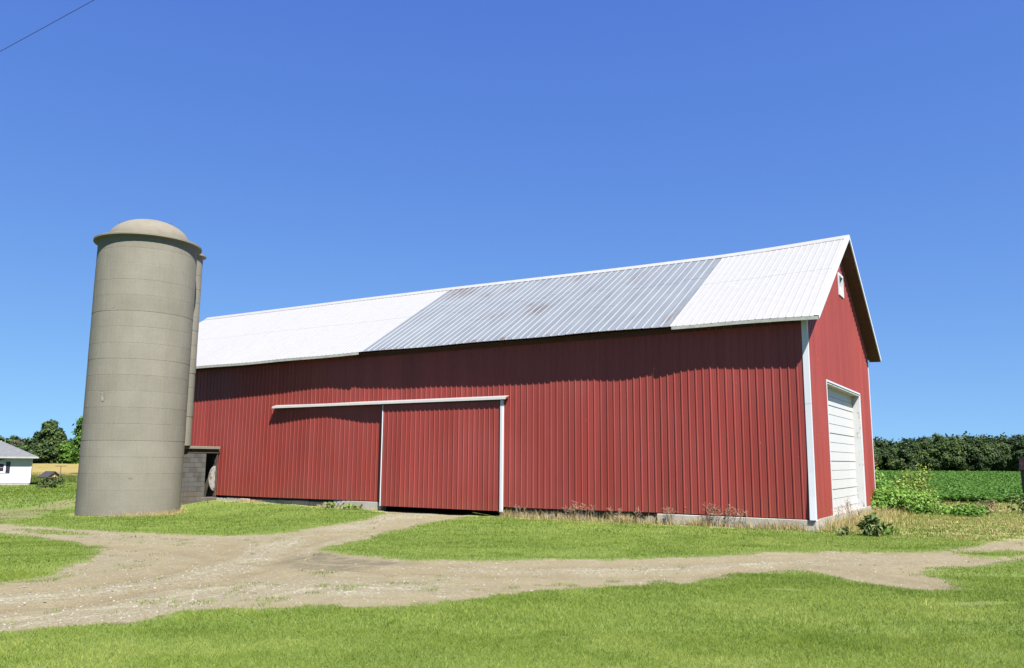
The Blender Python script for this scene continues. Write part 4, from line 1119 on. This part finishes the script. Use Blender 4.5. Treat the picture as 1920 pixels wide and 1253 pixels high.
# ---------------------------------------------------------------- grass: real blades, denser near the camera
def blades(x, y, hgt, wid, lean, rg, z=None, curve=.35, two=False):
    n = len(x); z = tz(x, y) if z is None else z
    az = rg.random(n) * 2 * math.pi; la = rg.random(n) * 2 * math.pi; L = lean * np.abs(rg.normal(size=n))
    dx, dy = np.cos(az) * wid * .5, np.sin(az) * wid * .5
    lx, ly = np.cos(la) * L * hgt, np.sin(la) * L * hgt
    base = np.stack([x, y, z - .01], 1); off = np.stack([dx, dy, 0 * dx], 1)
    tip = base + np.stack([lx, ly, hgt], 1)
    if not two:
        v = np.stack([base - off, base + off, tip], 1).reshape(-1, 3); return v, np.arange(3 * n).reshape(n, 3)
    mid = base + np.stack([lx * curve, ly * curve, hgt * .6], 1)
    v = np.stack([base - off, base + off, mid + off * .7, mid - off * .7, tip], 1).reshape(-1, 3)
    i = np.arange(n)[:, None] * 5
    f = np.concatenate([i + np.array([[0, 1, 2]]), i + np.array([[0, 2, 3]]), i + np.array([[3, 2, 4]])], 0)
    return v, f
def scatter(n, y0, y1, rg, pad=1.12, bias=1.0, side=0.0):
    y = np.sqrt(y0 ** 2 + (y1 ** 2 - y0 ** 2) * rg.random(n) ** bias); x = (y * .66 * pad + side) * (rg.random(n) * 2 - 1)
    return x, y
def clear(x, y):
    u, v = uv_of(x, y)
    inb = (u > -.02) & (u < BL + .1) & (v > .02) & (v < BW + .05)
    ins = np.hypot(x - SILO[0], y - SILO[1]) < SR + .02
    insh = (u > SU - .1) & (u < SU + 2.4) & (v > SV0 - .2) & (v < 0)
    return ~(inb | ins | insh)
def ground_z(x, y): return tz(x, y) + (fbm(x * 1.6, y * 1.6, 6) - .5) * .05
rg = np.random.default_rng(101)
V_, F_, T_ = [], [], []; nv = 0
for (n, y0, y1, h, w, ln) in ((540000, 4.4, 9.0, .034, .0048, 1.0), (430000, 9.0, 14, .038, .0068, 1.0), (300000, 14, 22, .038, .011, .9), (170000, 22, 34, .048, .020, .65), (60000, 34, 60, .07, .05, .6), (70000, 60, 98, .08, .11, .6)):
    x, y = scatter(n, y0, y1, rg, 1.1, 1.0, 4.0 if y0 < 20 else 2.0); d = drive_d(x, y); k = clear(x, y)
    weed = fbm(x * 2.6, y * 2.6, 31, 3)
    sparse = ss((weed - .60) / .12) * .30 * (look(D_RUT, x, y) > .5)
    pr_ = np.where(d > .45, 1.0, np.where(d > 0, .35 + 1.3 * d, sparse))
    ins_ = look(S_STRIP, x, y); pr_ = np.where(ins_ < .1, .5, pr_)
    wr = look(S_WORN, x, y); pr_ = np.where(wr < .2, pr_ * np.clip(.35 + (fbm(x * .8, y * .8, 8) - .5) * 2, .05, 1), pr_)
    for bx_, by_, br_ in ((3.96, 12.2, .2), (5.95, 11.0, .24), (6.3, 11.1, .18)):
        pr_ = np.where(np.hypot((x - bx_) * .6, (y - by_) * 1.3) < br_, .12, pr_)
    k &= rg.random(n) < pr_
    x, y = x[k], y[k]; m_ = len(x)
    pat = fbm(x * .35, y * .35, 12); hh_ = h * (.65 + .7 * rg.random(m_)) * (.8 + .5 * pat)
    uu_, vv_ = uv_of(x, y); hh_ = np.where(d[k] < .1, hh_ * .7, hh_) * (1 + 1.1 * (rg.random(m_) < .02)); hh_ = hh_ * np.where((vv_ < 0) & (vv_ > -.35) & (uu_ > -.2), .45, 1)
    v, f = blades(x, y, hh_, w * (.7 + .6 * rg.random(m_)), ln, rg, ground_z(x, y))
    V_.append(v); F_.append(f + nv); nv += len(v)
    T_.append(np.repeat(np.clip(-.02 - .20 * ss((y - 9) / 9) + .75 * fbm(x * .45, y * .45, 14, 4) + rg.normal(0, .20, m_) + .55 * (fbm(x * .16, y * .34, 15) - .5) + .30 * ss((fbm(x * 1.1, y * 1.1, 51) - .56) / .12) - .30 * ss((.42 - fbm(x * .9, y * .9, 52)) / .10), 0, 1), 3))
M_BLADE = mat_leaf("grass_blade", (0.061, 0.104, 0.009), (0.128, 0.177, 0.025), (0.250, 0.273, 0.078), .35, .6)
go = link(bpy.data.objects.new("grass", fast_mesh("grass", np.concatenate(V_), np.concatenate(F_), M_BLADE, {"tint": np.concatenate(T_)})))
tag(go, "short mown green grass of the farmyard lawn", "grass", None, "stuff")

# dry, unmown grass: right of the gable and along the foot of the wall
rg = np.random.default_rng(102)
n = 95000; x = rg.uniform(7.6, 29, n); y = rg.uniform(19.5, 44, n); u, v = uv_of(x, y)
dens = ss((-u + .0) / .8) * ss((v + .9) / 1.6) * ss((y - 19.2) / 1.5) * ss((45 - y) / 3) * np.clip(.35 + 1.4 * (fbm(x * .7, y * .7, 41) - .3), .1, 1)
near_door = ss((1.9 + u) / 1.5) * (u < 0) * ss((v + 1.0) / 1.0)
k = clear(x, y) & (drive_d(x, y) > .3) & (rg.random(n) < np.maximum(dens, near_door)); x, y, nd = x[k], y[k], near_door[k]
h = (.07 + .11 * rg.random(len(x)) ** 1.5) * (.8 + 1.5 * nd)
va_, fa_ = blades(x, y, h, .011 + .006 * rg.random(len(x)), .55, rg, None, .3, True)
ta = np.clip(fbm(x * .6, y * .6, 42) * .75 - .05 + rg.normal(0, .2, len(x)) + .35 * nd, 0, 1)
# foot of the long wall (patchy), the silo and the block room
n = 9000; u = rg.uniform(.2, 10.1, n); v = -np.abs(rg.normal(0, .14, n)) - .02; k = rg.random(n) < .25 + 1.1 * ss((vnoise(u * 1.6, u * 0, 3) - .45) / .3); u, v = u[k], v[k]
n2 = 2600; u2 = rg.uniform(15.6, 24.6, n2); v2 = -np.abs(rg.normal(0, .10, n2)) - .03; k = rg.random(n2) < ss((vnoise(u2 * 1.1, u2 * 0, 7) - .35) / .4); u2, v2 = u2[k], v2[k]
u = np.concatenate([u, u2]); v = np.concatenate([v, v2]); XY = C0 + u[:, None] * U + v[:, None] * V; x1, y1 = XY[:, 0], XY[:, 1]
h1 = np.where(u < 11, .13 + .22 * rg.random(len(u)) ** 2, .08 + .06 * rg.random(len(u)))
vb_, fb_ = blades(x1, y1, h1, .010, .8, rg, None, .3, True); tb = np.clip(.75 + rg.normal(0, .2, len(u)), .3, 1)
n = 1500; a = rg.uniform(-2.0, .2, n); r = SR + .03 + np.abs(rg.normal(0, .10, n)); x2, y2 = SILO[0] + np.cos(a) * r, SILO[1] + np.sin(a) * r
k = rg.random(n) < ss((vnoise(a * 2.2, a * 0, 5) - .2) / .5); x2, y2 = x2[k], y2[k]
vc_, fc_ = blades(x2, y2, .06 + .20 * rg.random(len(x2)) ** 2, .010, .8, rg, None, .3, True); tcx = np.clip(.8 + rg.normal(0, .15, len(x2)), .4, 1)
vv = np.concatenate([va_, vb_, vc_]); ff = np.concatenate([fa_, fb_ + len(va_), fc_ + len(va_) + len(vb_)])
M_DRY = mat_leaf("dry_grass_blade", (0.080, 0.122, 0.024), (0.222, 0.196, 0.075), (0.383, 0.297, 0.165), .3, .7)
dg = link(bpy.data.objects.new("dry_grass", fast_mesh("dry_grass", vv, ff, M_DRY, {"tint": np.repeat(np.concatenate([ta, tb, tcx]), 5)})))
tag(dg, "straw coloured unmown grass by the gable and along the foot of the walls", "grass", None, "stuff")

# seed heads standing against the siding
rg = np.random.default_rng(103); b = MB()
def seedhead(u, v, h):
    q = C0 + u * U + v * V; g = gz(q[0], q[1]); lx, ly = rg.normal() * .08, rg.normal() * .04
    b.tube([(q[0], q[1], g), (q[0] + lx * .4, q[1] + ly * .4, g + h * .6), (q[0] + lx, q[1] + ly, g + h)], [.0035, .003, .002], 3, False)
    for i in range(9):
        t = .62 + .38 * i / 8; p = Vector((q[0] + lx * t, q[1] + ly * t, g + h * t)); d = Vector((rg.normal() * .06, rg.normal() * .06, .05)); b.tube([p, p + d], [.003, .0055], 3, False)
for (u, v, h) in [(3.95, -.1, .55), (4.1, -.1, .5), (2.95, -.1, .62), (2.85, -.15, .55), (2.7, -.12, .6), (2.55, -.1, .55), (2.1, -.1, .5), (2.3, -.15, .58), (7.3, -.1, .5), (7.1, -.12, .55), (6.9, -.1, .5), (7.6, -.1, .45), (9.4, -.1, .45), (-.5, 1.9, .75), (-.55, 2.15, .8), (-.6, 1.6, .7), (-.3, 1.2, .6), (-.7, 2.4, .6), (5.2, -.1, .42), (6.0, -.1, .4)]:
    for r_ in range(4): seedhead(u + rg.normal() * .09, v - abs(rg.normal()) * .04, h * rg.uniform(.75, 1.08))
sh = b.build("seed_grass", plain("seed_grass", (.185, .135, .092), .9, .2)); tag(sh, "thin pinkish seed grass standing against the red siding", "grass", None, "stuff")

# tall green verge between lawn and wheat, and bristle on the wheat edge
rg = np.random.default_rng(104); n = 36000; x = rg.uniform(-110, -22, n); y = rg.uniform(98, 108.6, n); k = rg.random(n) < .9; x, y = x[k], y[k]
va_, fa_ = blades(x, y, .55 + .45 * rg.random(len(x)), .09, .3, rg)
n = 26000; x3 = rg.uniform(-110, -22, n); y3 = rg.uniform(107.2, 120, n)
vb_, fb_ = blades(x3, y3, .75 + .25 * rg.random(n), .08, .2, rg)
vg = link(bpy.data.objects.new("verge_grass", fast_mesh("verge_grass", va_, fa_, mat_leaf("verge_blade", (.035, .060, .012), (.075, .105, .022), (.15, .15, .045), .25), {"tint": np.repeat(rg.random(len(x)) * .5 + .5 * fbm(x * .3, y * .3, 3), 3)})))
tag(vg, "tall rough green grass strip between the far lawn and the golden field", "grass", None, "stuff")
wg_ = link(bpy.data.objects.new("wheat", fast_mesh("wheat", vb_, fb_, mat_leaf("wheat_blade", (0.120, 0.085, 0.030), (0.170, 0.130, 0.055), (0.220, 0.175, 0.085), .25), {"tint": np.repeat(rg.random(n), 3)})))
tag(wg_, "ripe golden wheat standing at the near edge of its field", "crop", None, "stuff")

# loose stones on the drive
rg = np.random.default_rng(105); n = 190000; x, y = scatter(n, 8, 33, rg, 1.0)
d = drive_d(x, y); w = (.22 + .8 * np.exp(-(look(D_PALE, x, y) / .7) ** 2)) * np.where(look(D_RUT, x, y) < .3, .25, 1) * np.where(look(S_MUD, x, y) < 0, .15, 1)
k = (d < .12) & (rg.random(n) < w) & clear(x, y); x, y = x[k], y[k]; n = len(x); s = .006 + .015 * rg.random(n) ** 2.5
z = tz(x, y) - .02 + (fbm(x * 2.2, y * 2.2, 5) - .5) * .05
b5 = np.array([[1, .1, 0], [-.3, .9, 0], [-.9, -.2, 0], [.1, -1, 0], [.1, .1, .8]])
aa = rg.random(n) * 6.28; ca, sa = np.cos(aa), np.sin(aa); J = b5[None] * s[:, None, None] * (1 + .35 * rg.normal(size=(n, 5, 3)) * .5)
v = np.stack([J[..., 0] * ca[:, None] - J[..., 1] * sa[:, None] + x[:, None], J[..., 0] * sa[:, None] + J[..., 1] * ca[:, None] + y[:, None], J[..., 2] + z[:, None] + .006], -1).reshape(-1, 3)
i = np.arange(n)[:, None] * 5; f = np.concatenate([i + np.array([[0, 1, 4]]), i + np.array([[1, 2, 4]]), i + np.array([[2, 3, 4]]), i + np.array([[3, 0, 4]])])
ms = NT("loose_stone"); ms.set(Roughness=.9); ms.color(ms.ramp(ms.attr("tint"), (0, (.070, .060, .042)), (.5, (.115, .104, .084)), (1, (.19, .18, .158))))
gs = link(bpy.data.objects.new("loose_gravel", fast_mesh("loose_gravel", v, f, ms.m, {"tint": np.repeat(rg.random(n), 5)})))
tag(gs, "loose pale stones scattered over the dirt drive", "gravel", None, "stuff")
